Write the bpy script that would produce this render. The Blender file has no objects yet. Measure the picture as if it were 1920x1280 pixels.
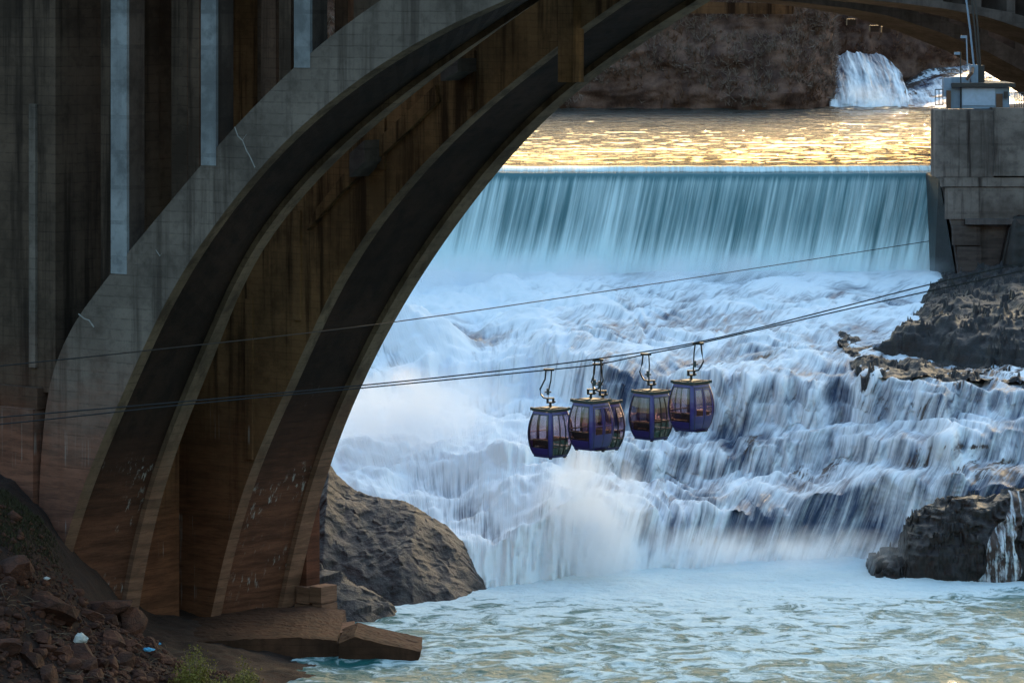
import bpy, math, random
import numpy as np
from mathutils import Vector, noise as mnoise

random.seed(7); np.random.seed(7)
S = bpy.context.scene
COL = S.collection
R = math.radians
F = 7000.0; ZC = 31.0            # focal length in 1920-pixel units, height of the camera above the pool

# ------------------------------------------------------------------ camera, sky, sun, exposure
cam = bpy.data.cameras.new('camera'); cam_o = bpy.data.objects.new('camera', cam); COL.objects.link(cam_o)
cam.sensor_width = 36; cam.lens = 36 * F / 1920; cam.shift_y = -640 / 1920
cam.clip_start = 1; cam.clip_end = 5000
cam_o.location = (0, 0, ZC); cam_o.rotation_euler = (R(90), 0, 0)
S.camera = cam_o

SUN_EL, SUN_AZ = 12.1, 16.0      # degrees above the horizon, degrees right of straight ahead
W = bpy.data.worlds.new('World'); S.world = W; W.use_nodes = True
wt = W.node_tree; bg = wt.nodes['Background']
sky = wt.nodes.new('ShaderNodeTexSky'); sky.sky_type = 'NISHITA'; sky.sun_disc = False
sky.sun_elevation = R(SUN_EL); sky.sun_rotation = R(SUN_AZ)
sky.air_density = 2.3; sky.dust_density = 7.5; sky.ozone_density = 5.2
wt.links.new(sky.outputs[0], bg.inputs[0]); bg.inputs[1].default_value = 0.15
sl = bpy.data.lights.new('sun', 'SUN'); sl.energy = 3.0; sl.angle = R(0.6); sl.color = (1.0, 0.70, 0.40)
so = bpy.data.objects.new('sun', sl); COL.objects.link(so); so.location = (60, 300, 120)
sd = Vector((math.sin(R(SUN_AZ)) * math.cos(R(SUN_EL)), math.cos(R(SUN_AZ)) * math.cos(R(SUN_EL)), math.sin(R(SUN_EL))))
so.rotation_euler = sd.to_track_quat('Z', 'Y').to_euler()
S.view_settings.view_transform = 'Standard'; S.view_settings.look = 'None'
S.view_settings.exposure = 2.5; S.view_settings.gamma = 1.0
S.cycles.volume_step_rate = 2.0; S.cycles.volume_max_steps = 128
S.cycles.volume_bounces = 5; S.cycles.max_bounces = 8; S.cycles.transparent_max_bounces = 16
S.cycles.use_denoising = True

# ------------------------------------------------------------------ noise
_perm = np.random.RandomState(3).permutation(256); _perm = np.concatenate([_perm, _perm, _perm])
_g = np.random.RandomState(5).normal(size=(256, 3)); _g /= np.linalg.norm(_g, axis=1)[:, None]
def perlin(x, y, z=None):
    x = np.asarray(x, float); y = np.asarray(y, float)
    z = np.zeros_like(x) + 0.37 if z is None else np.asarray(z, float)
    xi = np.floor(x).astype(int); yi = np.floor(y).astype(int); zi = np.floor(z).astype(int)
    xf, yf, zf = x - xi, y - yi, z - zi
    xi &= 255; yi &= 255; zi &= 255
    u, v, w = [t * t * t * (t * (t * 6 - 15) + 10) for t in (xf, yf, zf)]
    def gr(i, j, k):
        h = _perm[_perm[_perm[xi + i] + yi + j] + zi + k]
        g = _g[h]
        return g[..., 0] * (xf - i) + g[..., 1] * (yf - j) + g[..., 2] * (zf - k)
    def L(a, b, t): return a + t * (b - a)
    a = L(L(gr(0, 0, 0), gr(1, 0, 0), u), L(gr(0, 1, 0), gr(1, 1, 0), u), v)
    b = L(L(gr(0, 0, 1), gr(1, 0, 1), u), L(gr(0, 1, 1), gr(1, 1, 1), u), v)
    return L(a, b, w) * 1.5
def fbm(x, y, z=None, o=5, gain=.5):
    s = 0; a = 1; t = 0
    x = np.asarray(x, float); y = np.asarray(y, float)
    for i in range(o):
        s = s + a * perlin(x * 2 ** i + 17.3 * i, y * 2 ** i + 5.1 * i, None if z is None else np.asarray(z, float) * 2 ** i + 3.3 * i)
        t += a; a *= gain
    return s / t
def ridged(x, y, z=None, o=4):
    s = 0; a = 1; t = 0
    for i in range(o):
        s = s + a * (1 - np.abs(perlin(x * 2 ** i + 7.7 * i, y * 2 ** i, None if z is None else z * 2 ** i))); t += a; a *= .5
    return s / t
def sstep(a, b, x):
    t = np.clip((x - a) / (b - a), 0, 1); return t * t * (3 - 2 * t)
def pt(px, py, Y):
    return ((px - 960) / F * Y, Y, ZC - py * Y / F)

# ------------------------------------------------------------------ objects
wl = {}
def empty(name, loc, label, cat, group=None, rz=0):
    o = bpy.data.objects.new(name, None); COL.objects.link(o); o.location = loc; o.rotation_euler.z = rz
    o['label'] = label; o['category'] = cat
    if group: o['group'] = group
    wl[o.name] = Vector(loc); return o
def tag(o, label, cat, group=None):
    o['label'] = label; o['category'] = cat
    if group: o['group'] = group
    return o
def mesh_obj(name, verts, faces, mat, parent=None, smooth=False, kind=None, uv=None, attrs=None, local=False, loc=None):
    """verts in world space (or in the parent's space with local=True)"""
    verts = np.asarray(verts, float)
    if parent is not None and not local: verts = verts - np.array(wl[parent.name])
    if loc is not None: verts = verts - np.array(loc)
    me = bpy.data.meshes.new(name)
    if isinstance(faces, np.ndarray) and faces.ndim == 2:
        k = faces.shape[1]
        me.vertices.add(len(verts)); me.vertices.foreach_set('co', verts.astype(np.float32).ravel())
        me.loops.add(faces.size); me.loops.foreach_set('vertex_index', faces.astype(np.int32).ravel())
        me.polygons.add(len(faces)); me.polygons.foreach_set('loop_start', np.arange(0, faces.size, k, dtype=np.int32))
        me.update(calc_edges=True); me.validate()
    else:
        me.from_pydata([tuple(v) for v in verts], [], [tuple(int(i) for i in f) for f in faces]); me.update()
    if smooth: me.polygons.foreach_set('use_smooth', [True] * len(me.polygons))
    if uv is not None:
        l = me.uv_layers.new(name='UVMap'); vi = np.empty(len(me.loops), np.int32); me.loops.foreach_get('vertex_index', vi)
        l.data.foreach_set('uv', np.asarray(uv, np.float32)[vi].ravel())
    for k, a in (attrs or {}).items():
        at = me.attributes.new(k, 'FLOAT', 'POINT'); at.data.foreach_set('value', np.asarray(a, np.float32).ravel())
    if mat is not None: me.materials.append(mat)
    o = bpy.data.objects.new(name, me); COL.objects.link(o)
    if parent is not None: o.parent = parent; wl[o.name] = Vector(wl[parent.name])
    if loc is not None: o.location = loc
    if kind: o['kind'] = kind
    return o
def grid_faces(n, m):   # n rows of m verts
    i = np.arange((n - 1) * m).reshape(n - 1, m)[:, :-1].ravel()
    return np.stack([i, i + 1, i + m + 1, i + m], 1)
class MB:
    def __init__(s): s.v = []; s.f = []
    def add(s, v, f):
        b = len(s.v); s.v += [tuple(p) for p in v]; s.f += [tuple(i + b for i in q) for q in f]; return s
    def box(s, c, d, ax=None):
        """centre, full dims, optional axes (3 vectors)"""
        c = Vector(c); ax = ax or (Vector((1, 0, 0)), Vector((0, 1, 0)), Vector((0, 0, 1)))
        v = [c + ax[0] * d[0] * .5 * i + ax[1] * d[1] * .5 * j + ax[2] * d[2] * .5 * k for k in (-1, 1) for j in (-1, 1) for i in (-1, 1)]
        return s.add(v, [(0, 2, 3, 1), (4, 5, 7, 6), (0, 1, 5, 4), (2, 6, 7, 3), (0, 4, 6, 2), (1, 3, 7, 5)])
    def prism(s, loop, vec):
        vec = Vector(vec); n = len(loop); a = [Vector(p) for p in loop]
        return s.add(a + [p + vec for p in a], [tuple(range(n))[::-1], tuple(range(n, 2 * n))] + [(i, (i + 1) % n, (i + 1) % n + n, i + n) for i in range(n)])
    def tube(s, pts, r, n=6, r2=None):
        P = [Vector(p) for p in pts]; rings = []
        for i, p in enumerate(P):
            t = (P[min(i + 1, len(P) - 1)] - P[max(i - 1, 0)]).normalized()
            a = t.cross(Vector((0, 0, 1)));
            if a.length < .05: a = t.cross(Vector((0, 1, 0)))
            a.normalize(); b = t.cross(a)
            rr = r if r2 is None else r + (r2 - r) * i / (len(P) - 1)
            rings.append([p + (a * math.cos(q) + b * math.sin(q)) * rr for q in [2 * math.pi * k / n for k in range(n)]])
        v = [q for g in rings for q in g]; f = []
        for i in range(len(P) - 1):
            for k in range(n): f.append((i * n + k, i * n + (k + 1) % n, (i + 1) * n + (k + 1) % n, (i + 1) * n + k))
        f.append(tuple(range(n))[::-1]); f.append(tuple(range((len(P) - 1) * n, len(P) * n)))
        return s.add(v, f)
    def build(s, name, mat, parent=None, **k): return mesh_obj(name, s.v, s.f, mat, parent, **k)

# ------------------------------------------------------------------ materials
class NT:
    def __init__(s, name):
        s.m = bpy.data.materials.new(name); s.m.use_nodes = True; s.t = s.m.node_tree; s.t.nodes.clear()
        s.out = s.n('ShaderNodeOutputMaterial')
    def n(s, typ, ins=None, **props):
        nd = s.t.nodes.new(typ)
        for k, v in props.items(): setattr(nd, k, v)
        for k, v in (ins or {}).items():
            sock = nd.inputs[k]
            if isinstance(v, bpy.types.NodeSocket): s.t.links.new(v, sock)
            elif isinstance(v, (tuple, list)) and len(v) == 3 and sock.type == 'RGBA': sock.default_value = (*v, 1)
            else: sock.default_value = v
        return nd
    def math(s, op, a, b=0.0, clamp=False):
        return s.n('ShaderNodeMath', {0: a, 1: b}, operation=op, use_clamp=clamp).outputs[0]
    def mix(s, f, a, b): return s.n('ShaderNodeMix', {0: f, 6: a, 7: b}, data_type='RGBA').outputs[2]
    def noise(s, vec, scale, detail=5, rough=.55, dist=0):
        return s.n('ShaderNodeTexNoise', {'Vector': vec, 'Scale': scale, 'Detail': detail, 'Roughness': rough, 'Distortion': dist}).outputs[0]
    def ramp(s, f, a, b): return s.n('ShaderNodeMapRange', {0: f, 1: a, 2: b, 3: 0.0, 4: 1.0}, interpolation_type='SMOOTHSTEP').outputs[0]
    def mapping(s, vec, sc): return s.n('ShaderNodeMapping', {'Vector': vec, 'Scale': sc}).outputs[0]
    def pos(s): return s.n('ShaderNodeNewGeometry').outputs['Position']
    def attr(s, name): return s.n('ShaderNodeAttribute', attribute_name=name).outputs['Fac']
    def bump(s, h, strength=.5, dist=.1, normal=None):
        d = {'Height': h, 'Strength': strength, 'Distance': dist}
        if normal is not None: d['Normal'] = normal
        return s.n('ShaderNodeBump', d).outputs[0]
    def principled(s, **k):
        names = {'color': 'Base Color', 'rough': 'Roughness', 'normal': 'Normal', 'metal': 'Metallic', 'spec': 'Specular IOR Level', 'coat': 'Coat Weight', 'trans': 'Transmission Weight', 'ior': 'IOR', 'alpha': 'Alpha'}
        return s.n('ShaderNodeBsdfPrincipled', {names[a]: b for a, b in k.items()}).outputs[0]
    def done(s, sh, vol=None):
        if sh is not None: s.t.links.new(sh, s.out.inputs[0])
        if vol is not None: s.t.links.new(vol, s.out.inputs[1])
        return s.m

def plain(name, color, rough=.6, metal=0.0, var=.25, scale=3, coat=0.0):
    t = NT(name); p = t.pos(); f = t.noise(p, scale, 4)
    c = t.mix(f, tuple(x * (1 - var) for x in color), tuple(min(1, x * (1 + var)) for x in color))
    return t.done(t.principled(color=c, rough=rough, metal=metal, coat=coat))

BU = Vector((.793, -.609, 0)); BW = Vector((.609, .793, 0))
def concrete(name, base, stain, low=None, zlow=(9, 19), board=.35, streak=.6, white=.0):
    """weathered board-marked concrete; stain = dark vertical runs, low = brown stain towards the bottom with a red cast painted in"""
    t = NT(name); p = t.pos()
    sx = t.n('ShaderNodeSeparateXYZ', {0: p}); z = sx.outputs[2]
    big = t.noise(p, .22, 6, .6); mid = t.noise(p, 1.6, 6, .65); fine = t.noise(p, 9, 5, .7)
    run = t.noise(t.mapping(p, (1.3, 1.3, .07)), 1.0, 6, .65)
    lay = t.noise(t.mapping(p, (.22, .22, 1.6)), 1.5, 7, .72)
    bz = t.math('FRACT', t.math('DIVIDE', t.math('ADD', z, t.math('MULTIPLY', mid, .06)), board))
    joint = t.math('LESS_THAN', bz, .12)
    bid = t.math('FLOOR', t.math('DIVIDE', z, board))
    tone = t.n('ShaderNodeTexWhiteNoise', {'W': bid}, noise_dimensions='1D').outputs[0]
    c = t.mix(t.ramp(t.math('ADD', t.math('MULTIPLY', big, .6), t.math('MULTIPLY', mid, .4)), .38, .62), tuple(x * .5 for x in base), tuple(x * 1.35 for x in base))
    c = t.mix(t.math('MULTIPLY', t.ramp(mid, .45, .7), .45), c, tuple(x * .5 for x in base))
    c = t.mix(t.math('MULTIPLY', tone, .22), c, tuple(x * .45 for x in base))
    c = t.mix(t.math('MULTIPLY', t.ramp(run, .46, .66), streak), c, stain)
    if low:
        fz = t.ramp(t.math('ADD', z, t.math('MULTIPLY', big, 6.0)), zlow[1] + 3, zlow[0] + 3)  # height blend that puts the reddish cast into the lower concrete colour
        lowc = t.mix(t.ramp(lay, .35, .68), tuple(x * .55 for x in low), tuple(x * 1.25 for x in low))
        c = t.mix(t.math('MULTIPLY', fz, .92), c, lowc)
    if white:
        wr = t.noise(t.mapping(p, (4.5, 4.5, .10)), 1.0, 6, .7)
        band = t.math('MULTIPLY', t.ramp(t.noise(t.mapping(p, (.2, .2, .45)), 1.0, 3), .48, .6), t.ramp(z, 13.0, 9.0))
        c = t.mix(t.math('MULTIPLY', t.math('MULTIPLY', t.ramp(wr, .55, .68), band), white), c, (.42, .39, .37))
    pit = t.ramp(fine, .3, .42)
    c = t.mix(t.math('MULTIPLY', t.math('SUBTRACT', 1.0, pit), .35), c, tuple(x * .35 for x in base))
    c = t.mix(t.math('MULTIPLY', t.math('MULTIPLY', joint, t.ramp(mid, .4, .6)), .3), c, tuple(x * .3 for x in stain))
    h = t.math('ADD', t.math('ADD', t.math('MULTIPLY', mid, .6), t.math('MULTIPLY', fine, .25)), t.math('MULTIPLY', t.math('ADD', t.math('MULTIPLY', tone, .25), t.math('MULTIPLY', joint, -.4)), .5))
    return t.done(t.principled(color=c, rough=.9, spec=.2, normal=t.bump(h, .6, .05)))
M = {}
M['conc_face'] = concrete('concrete_face', (.15, .122, .108), (.04, .03, .026), (.175, .066, .042), (9, 17), .5, .7, .6)
M['conc_col_lit'] = concrete('concrete_column_lit', (.24, .255, .28), (.11, .115, .13), None, board=1.6, streak=.4)
M['conc_col_shaded'] = concrete('concrete_column_shaded', (.085, .066, .058), (.03, .022, .019), None, board=1.6, streak=.8)  # same column concrete, painted darker for the shaded sides
M['conc_dark'] = concrete('concrete_dark', (.085, .058, .044), (.013, .008, .006), (.12, .038, .02), (8, 16), .45, .85, .4)
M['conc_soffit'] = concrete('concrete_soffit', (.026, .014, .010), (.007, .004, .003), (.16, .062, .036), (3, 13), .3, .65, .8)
M['conc_edge'] = concrete('concrete_edge', (.14, .10, .07), (.04, .026, .018), (.23, .11, .07), (4, 14), .4, .7)
M['conc_brown'] = concrete('concrete_brown', (.2, .11, .054), (.026, .012, .006), (.155, .056, .028), (4, 15), .32, .95, .8)
M['conc_pier'] = concrete('concrete_pier', (.2, .165, .15), (.022, .014, .013), (.07, .05, .046), (14, 18), 1.6, 1.0, .5)
M['conc_far'] = concrete('concrete_far', (.11, .09, .088), (.04, .03, .03), None, board=1.0, streak=.5)
M['conc_ledge'] = concrete('concrete_ledge', (.08, .034, .019), (.02, .008, .004), None, board=.35, streak=.6)

def rockmat(name, a, b, scale=1.0, rough=.55, zs=1.6, spec=.4, crack=1.0):
    t = NT(name); p = t.pos(); q = t.mapping(p, (1, 1, zs))
    n1 = t.noise(q, .7 * scale, 7, .65); n2 = t.noise(q, 4 * scale, 6, .7)
    vo = t.n('ShaderNodeTexVoronoi', {'Vector': q, 'Scale': 1.8 * scale}, feature='DISTANCE_TO_EDGE').outputs[0]
    cr = t.ramp(vo, .0, .06)
    c = t.mix(t.ramp(n1, .35, .65), a, b); c = t.mix(t.math('MULTIPLY', t.ramp(n2, .5, .7), .4), c, tuple(x * .4 for x in a))
    c = t.mix(t.math('MULTIPLY', t.math('SUBTRACT', 1.0, cr), .5 * crack), c, tuple(x * .3 for x in a))
    h = t.math('ADD', t.math('MULTIPLY', n2, .5), t.math('ADD', t.math('MULTIPLY', n1, .5), t.math('MULTIPLY', cr, .15 * crack)))
    return t.done(t.principled(color=c, rough=rough, spec=spec, normal=t.bump(h, .8, .25 / scale)))
M['rock_warm'] = rockmat('rock_warm', (.009, .004, .0035), (.032, .0145, .0115), 1.6, .5, 1.4, .4, .3)
M['rock_dark'] = rockmat('rock_dark', (.008, .0045, .004), (.024, .0145, .0125), 1.5, .45, 2.2, .5, .4)
M['rock_ledge'] = rockmat('rock_ledge', (.006, .003, .0025), (.020, .0105, .009), 1.5, .45, 1.6, .5, .3)
M['rubble'] = rockmat('rubble_rock', (.04, .011, .005), (.10, .03, .015), 1.5, .8)
M['bank'] = rockmat('bank_soil', (.014, .004, .002), (.035, .011, .005), 2.5, .9)
M['cliff'] = rockmat('cliff_rock', (.07, .034, .027), (.21, .11, .08), .5, .85, .8, .3, 0.0)
M['twig'] = plain('bare_twigs', (.23, .155, .125), .9)
M['twig_red'] = plain('bare_red_twigs', (.18, .085, .05), .9)

M['lime'] = plain('lime_streak', (.24, .23, .23), .9, var=.6, scale=6)
# water ---------------------------------------------------------------
def whitewater(name, su=2.3, sv=.20, deep=(.040, .060, .115), foam=(.82, .87, .94), bumpd=.22, lo=.30, hi=.65):
    """attribute foam shifts the amount of white, attribute bare lays the rock open"""
    t = NT(name); uv = t.n('ShaderNodeUVMap').outputs[0]
    st = t.noise(t.mapping(uv, (su, sv, 1)), 1.0, 7, .6, .25)
    st2 = t.noise(t.mapping(uv, (su * 3.1, sv * 2.2, 1)), 1.0, 6, .65)
    br = t.noise(t.mapping(uv, (.22, .12, 1)), 1.0, 4)
    fo = t.attr('foam'); ba = t.attr('bare')
    x = t.math('ADD', t.math('ADD', t.math('MULTIPLY', st, .55), t.math('MULTIPLY', st2, .25)), t.math('MULTIPLY', br, .2))
    x = t.math('ADD', x, t.math('MULTIPLY', t.math('SUBTRACT', fo, .5), .55))
    fac = t.ramp(x, lo, hi)
    c = t.mix(fac, deep, foam)
    n2 = t.noise(t.mapping(uv, (2.5, 1.2, 1)), 1.0, 6, .65)
    bf = t.math('ADD', ba, t.math('MULTIPLY', t.math('SUBTRACT', n2, st), 1.6))
    bf = t.math('MULTIPLY', t.ramp(bf, .42, .72), t.ramp(ba, .02, .2))
    c = t.mix(bf, c, t.mix(n2, (.025, .018, .018), (.12, .085, .075)))
    ro = t.n('ShaderNodeMapRange', {0: fac, 1: 0.0, 2: 1.0, 3: .25, 4: .95}).outputs[0]
    h = t.math('ADD', t.math('MULTIPLY', st, .6), t.math('MULTIPLY', st2, .4))
    return t.done(t.principled(color=c, rough=ro, spec=.18, normal=t.bump(h, .7, bumpd)))
M['cascade'] = whitewater('white_water')
M['curtain'] = whitewater('weir_water', 2.4, .06, (.085, .19, .22), (.66, .84, .89), .16, .34, .70)
def openwater(name, deep, sx, sy, bumpd, foamlo, foamhi, rough=.08, foam=(.7, .8, .82), sp=.5):
    t = NT(name); p = t.pos()
    w1 = t.noise(t.mapping(p, (sx, sy, 1)), 1.0, 6, .55, .3); w2 = t.noise(t.mapping(p, (sx * 4, sy * 4, 1)), 1.0, 5, .6)
    m1 = t.noise(t.mapping(p, (sx * .9, sy * 1.1, 1)), 1.0, 8, .68, 1.2); br = t.noise(t.mapping(p, (.05, .08, 1)), 1.0, 3)
    fo = t.attr('foam')
    x = t.math('ADD', t.math('ADD', m1, t.math('MULTIPLY', t.math('SUBTRACT', br, .5), .3)), t.math('MULTIPLY', t.math('SUBTRACT', fo, .5), .5))
    fac = t.ramp(x, foamlo, foamhi)
    c = t.mix(fac, deep, foam)
    ro = t.n('ShaderNodeMapRange', {0: fac, 1: 0.0, 2: 1.0, 3: rough, 4: .95}).outputs[0]
    h = t.math('ADD', t.math('MULTIPLY', w1, .75), t.math('ADD', t.math('MULTIPLY', w2, .25), t.math('MULTIPLY', fac, .08)))
    return t.done(t.principled(color=c, rough=ro, ior=1.33, spec=t.n('ShaderNodeMapRange', {0: fac, 1: 0.0, 2: 1.0, 3: sp, 4: .05}).outputs[0], normal=t.bump(h, 1.0, bumpd)))
M['lake'] = openwater('upper_river_water', (.03, .03, .025), .09, .24, 3.6, .72, .9, .04)
M['pool'] = openwater('pool_water', (.025, .125, .125), .6, .62, .40, .44, .60, .40, (.62, .73, .77), .12)

# ------------------------------------------------------------------ cascade: rock staircase under white water
PX = [400, 600, 700, 800, 950, 1100, 1250, 1400, 1550, 1700, 1850, 2100, 2400]
NODES = [
 [1100, 900, 860, 760, 720, 600], [1100, 900, 860, 770, 720, 600], [1105, 905, 858, 770, 715, 600], [1110, 900, 850, 775, 700, 605],
 [1100, 955, 895, 835, 750, 620], [1078, 935, 880, 815, 765, 625], [1062, 950, 905, 840, 800, 690], [1055, 925, 888, 808, 782, 678],
 [1050, 885, 850, 792, 772, 668], [1065, 858, 838, 782, 758, 688], [1065, 838, 818, 745, 728, 700], [1065, 830, 812, 740, 722, 690], [1065, 830, 812, 740, 722, 690]]
YD, ZD = 268.0, 11.55
XC = np.linspace(-30, 52, 700)
pxc = 960 + F * XC / 232
nd = np.array([np.interp(pxc, PX, [n[i] for n in NODES]) for i in range(6)])
for i in range(1, 6):
    nd[i] += 34 * fbm(XC * .11 + i * 31, XC * 0 + i * 7, o=2) + 13 * fbm(XC * .55 + i * 11, XC * 0 + i * 3, o=4)
for i in range(1, 6): nd[i] = np.minimum(nd[i], nd[i - 1] - 6)
def solve_nodes(ys):
    def run(m):
        Y, z = F * ZC / ys[0], 0.0; out = [(Y, z)]
        for i in range(1, 7):
            y1 = ys[i] if i < 6 else 507.0
            sl = [2.4, m, 1.5, m, 1.4, m][i - 1]
            d = max(.02, ((ZC - z) * F - y1 * Y) / (y1 + F * sl)); Y += d; z += sl * d; out.append((Y, z))
        return out
    lo, hi = -.02, .35
    for _ in range(24):
        mid = (lo + hi) / 2
        if run(mid)[-1][0] > YD: lo = mid
        else: hi = mid
    return run((lo + hi) / 2)
NY = np.zeros((7, len(XC))); NZ = np.zeros_like(NY)
for j in range(len(XC)):
    o = solve_nodes(nd[:, j])
    for i in range(7): NY[i, j], NZ[i, j] = o[i]
NY[6] = YD; NZ[6] = ZD
def cascade_h(X, Y):
    X = np.atleast_1d(X); Y = np.atleast_1d(Y); out = np.zeros(len(X))
    for k in range(len(X)):
        j = int(np.clip(np.searchsorted(XC, X[k]), 0, len(XC) - 1)); out[k] = np.interp(Y[k], NY[:, j], NZ[:, j])
    return out
NV = 560
def sstep_(a, b, x): return float(sstep(a, b, np.array(x)))
PH = 1.8 * fbm(XC * .09 + 50, XC * 0, o=3) + 1.0 * fbm(XC * .35 + 3, XC * 0, o=3) + .2 * fbm(XC * 1.4 + 3, XC * 0, o=3); PH2 = 6 * fbm(XC * .12 + 9, XC * 0, o=2); PH3 = fbm(XC * .1 + 77, XC * 0, o=2)
Yg = np.zeros((NV, len(XC))); Zg = np.zeros_like(Yg); Sg = np.zeros_like(Yg); Fg = np.zeros_like(Yg)
for j in range(len(XC)):
    yy = np.concatenate([[NY[0, j] - 3], np.arange(NY[0, j], YD, .08), [YD, 271.5]])
    zz = np.interp(yy, np.concatenate([[NY[0, j] - 3], NY[:, j]]), np.concatenate([[-.7], NZ[:, j]]))
    # soften the lips so water rounds over them
    xq = XC[j]; lf = sstep_(2.5, -3.5, xq)
    ramp_ = np.interp(yy, [NY[0, j] - 3, NY[0, j], NY[0, j] + .33 * (YD - NY[0, j]), NY[0, j] + .66 * (YD - NY[0, j]), YD, 271.5], [-.7, 0, 4.3, 8.6, ZD, ZD])
    bl = .22 + .48 * lf; zz = zz * (1 - bl) + ramp_ * bl
    ph = PH[j] + 1.2 * np.sin(yy * .35 + PH2[j]); per = 1.15 + .35 * PH3[j]
    am = (1 - .7 * lf) * np.clip(.62 + 1.4 * perlin(np.full_like(yy, xq * .16), yy * .22), .12, 1) * sstep(.3, 1.0, zz) * sstep(11.4, 10.5, zz)
    cy = zz / per + ph; zz = zz + am * per * (np.floor(cy) + sstep(.52, .98, cy - np.floor(cy)) - cy + .25)
    cy = zz / (per * .42) - 1.7 * PH[j] + 1.3 * np.sin(yy * .5 + 2 * PH2[j]); am2 = (1 - .5 * lf) * np.clip(.22 + 1.3 * perlin(np.full_like(yy, xq * .22 + 60), yy * .3), 0, .9) * sstep(.3, 1.0, zz) * sstep(11.4, 10.5, zz)
    zz = zz + am2 * per * .42 * (np.floor(cy) + sstep(.5, .98, cy - np.floor(cy)) - cy + .25)
    zz = np.maximum.accumulate(zz) * .5 + zz * .5
    k = np.ones(9) / 9; zs = np.convolve(np.pad(zz, 4, 'edge'), k, 'valid')
    cost = np.concatenate([[0], np.cumsum(np.hypot(np.diff(yy) * .55, np.diff(zs) * 2.2))])
    arc = np.concatenate([[0], np.cumsum(np.hypot(np.diff(yy), np.diff(zs)))])
    q = np.linspace(0, cost[-1], NV)
    Yg[:, j] = np.interp(q, cost, yy); Zg[:, j] = np.interp(q, cost, zs); Sg[:, j] = np.interp(q, cost, arc)
Xg = np.tile(XC, (NV, 1))
steep = np.abs(np.gradient(Zg, axis=0)) / (np.abs(np.gradient(Yg, axis=0)) + 1e-6); steep = np.clip(steep / 1.5, 0, 1)
lean = np.interp(Xg, [-30, -6, 4, 40], [-.25, -.25, .3, .55])
U = Xg - lean * (Sg - 40) + .8 * fbm(Xg * .2, Sg * .1, o=2); V = Sg
n1 = fbm(U * .55, V * .16, o=5); n2 = fbm(U * 1.7, V * .4 + 9, o=4); n3 = fbm(Xg * .22, Yg * .17 + 40, o=4, gain=.42); n4 = ridged(Xg * .26 + 3, Yg * .2 + .6 * n3, o=3)
PXg = 960 + F * Xg / Yg; PYg = (ZC - Zg) * F / Yg
left = sstep(1150, 900, PXg)
amp = (1 - steep)
Zd = Zg + amp * (1.2 * n3 + .5 * (n4 - .6)) * (.8 + .7 * left) + .12 * n2 * amp
n5 = ridged(U * .9, V * .10 + .3 * n1, o=4) - .6; n6 = fbm(U * .9, V * .5 + 70, o=4)
Yd = Yg - steep * (1.3 * n1 + .5 * n2 + .9 * n5)
Zd = Zd + amp * .16 * n6
hump = np.exp(-((PXg - 870) / 150) ** 2 - ((PYg - 900) / 60) ** 2) * 1.2 + np.exp(-((PXg - 780) / 90) ** 2 - ((PYg - 640) / 40) ** 2) * 1.2
Zd = Zd + hump * (1 + .5 * n3)
fade = sstep(264, 268, Yg); Zd = Zd * (1 - fade) + Zg * fade + fade * .25 * n3
Zd = np.where(Zg < .05, np.minimum(Zd, -.1), Zd)
def blob(cx, cy, rx, ry, a=1.0, rot=0):
    dx, dy = PXg - cx, PYg - cy; c, s = math.cos(R(rot)), math.sin(R(rot))
    return a * np.exp(-(((dx * c + dy * s) / rx) ** 2 + ((-dx * s + dy * c) / ry) ** 2))
bare = np.zeros_like(Xg)
for b in [(1410, 830, 16, 34, 1.1, 12), (1340, 690, 55, 9, .55, -12), (1430, 668, 90, 8, .55), (1600, 655, 130, 12, .5), (1500, 905, 30, 40, .6, 35), (1545, 885, 50, 10, .6, -20),
          (1800, 705, 90, 28, .85, 0), (1690, 690, 60, 10, .5), (1640, 760, 70, 40, .45), (1500, 760, 80, 35, .3), (1740, 770, 70, 30, .45), (1850, 880, 90, 45, .65), (1730, 870, 60, 30, .5), (1820, 838, 120, 7, .7, -4),
          (1300, 870, 120, 30, .33), (1420, 960, 90, 20, .35, -12), (1350, 1010, 110, 22, .4), (1180, 900, 60, 25, .3), (1250, 990, 60, 20, .3), (1900, 700, 60, 24, .7), (1470, 700, 40, 20, .3), (1250, 850, 50, 20, .35), (1660, 640, 60, 8, .5)]:
    bare = np.maximum(bare, blob(*b))
bare = np.clip(bare * 1.1 * (.75 + .8 * n1 + .5 * n2), 0, 1)
foam = .60 + .25 * left - .14 * steep * (1 - left) + .45 * n3 + .35 * n6 + .25 * n5 * steep + .06 * sstep(620, 540, PYg) - .12 * sstep(1150, 1350, PXg) * sstep(640, 700, PYg)
foam -= .3 * blob(850, 640, 130, 25, 1, -8) + .28 * blob(900, 980, 90, 35, 1, 40) + .2 * blob(760, 610, 90, 30)
foam += .35 * sstep(1000, 1055, PYg)
mesh_obj('rapids', np.stack([Xg, Yd, Zd], -1).reshape(-1, 3), grid_faces(NV, len(XC)), M['cascade'], smooth=True, kind='structure',
         uv=np.stack([U, V], -1).reshape(-1, 2), attrs={'foam': np.clip(foam, 0, 1.2), 'bare': bare})

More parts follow.
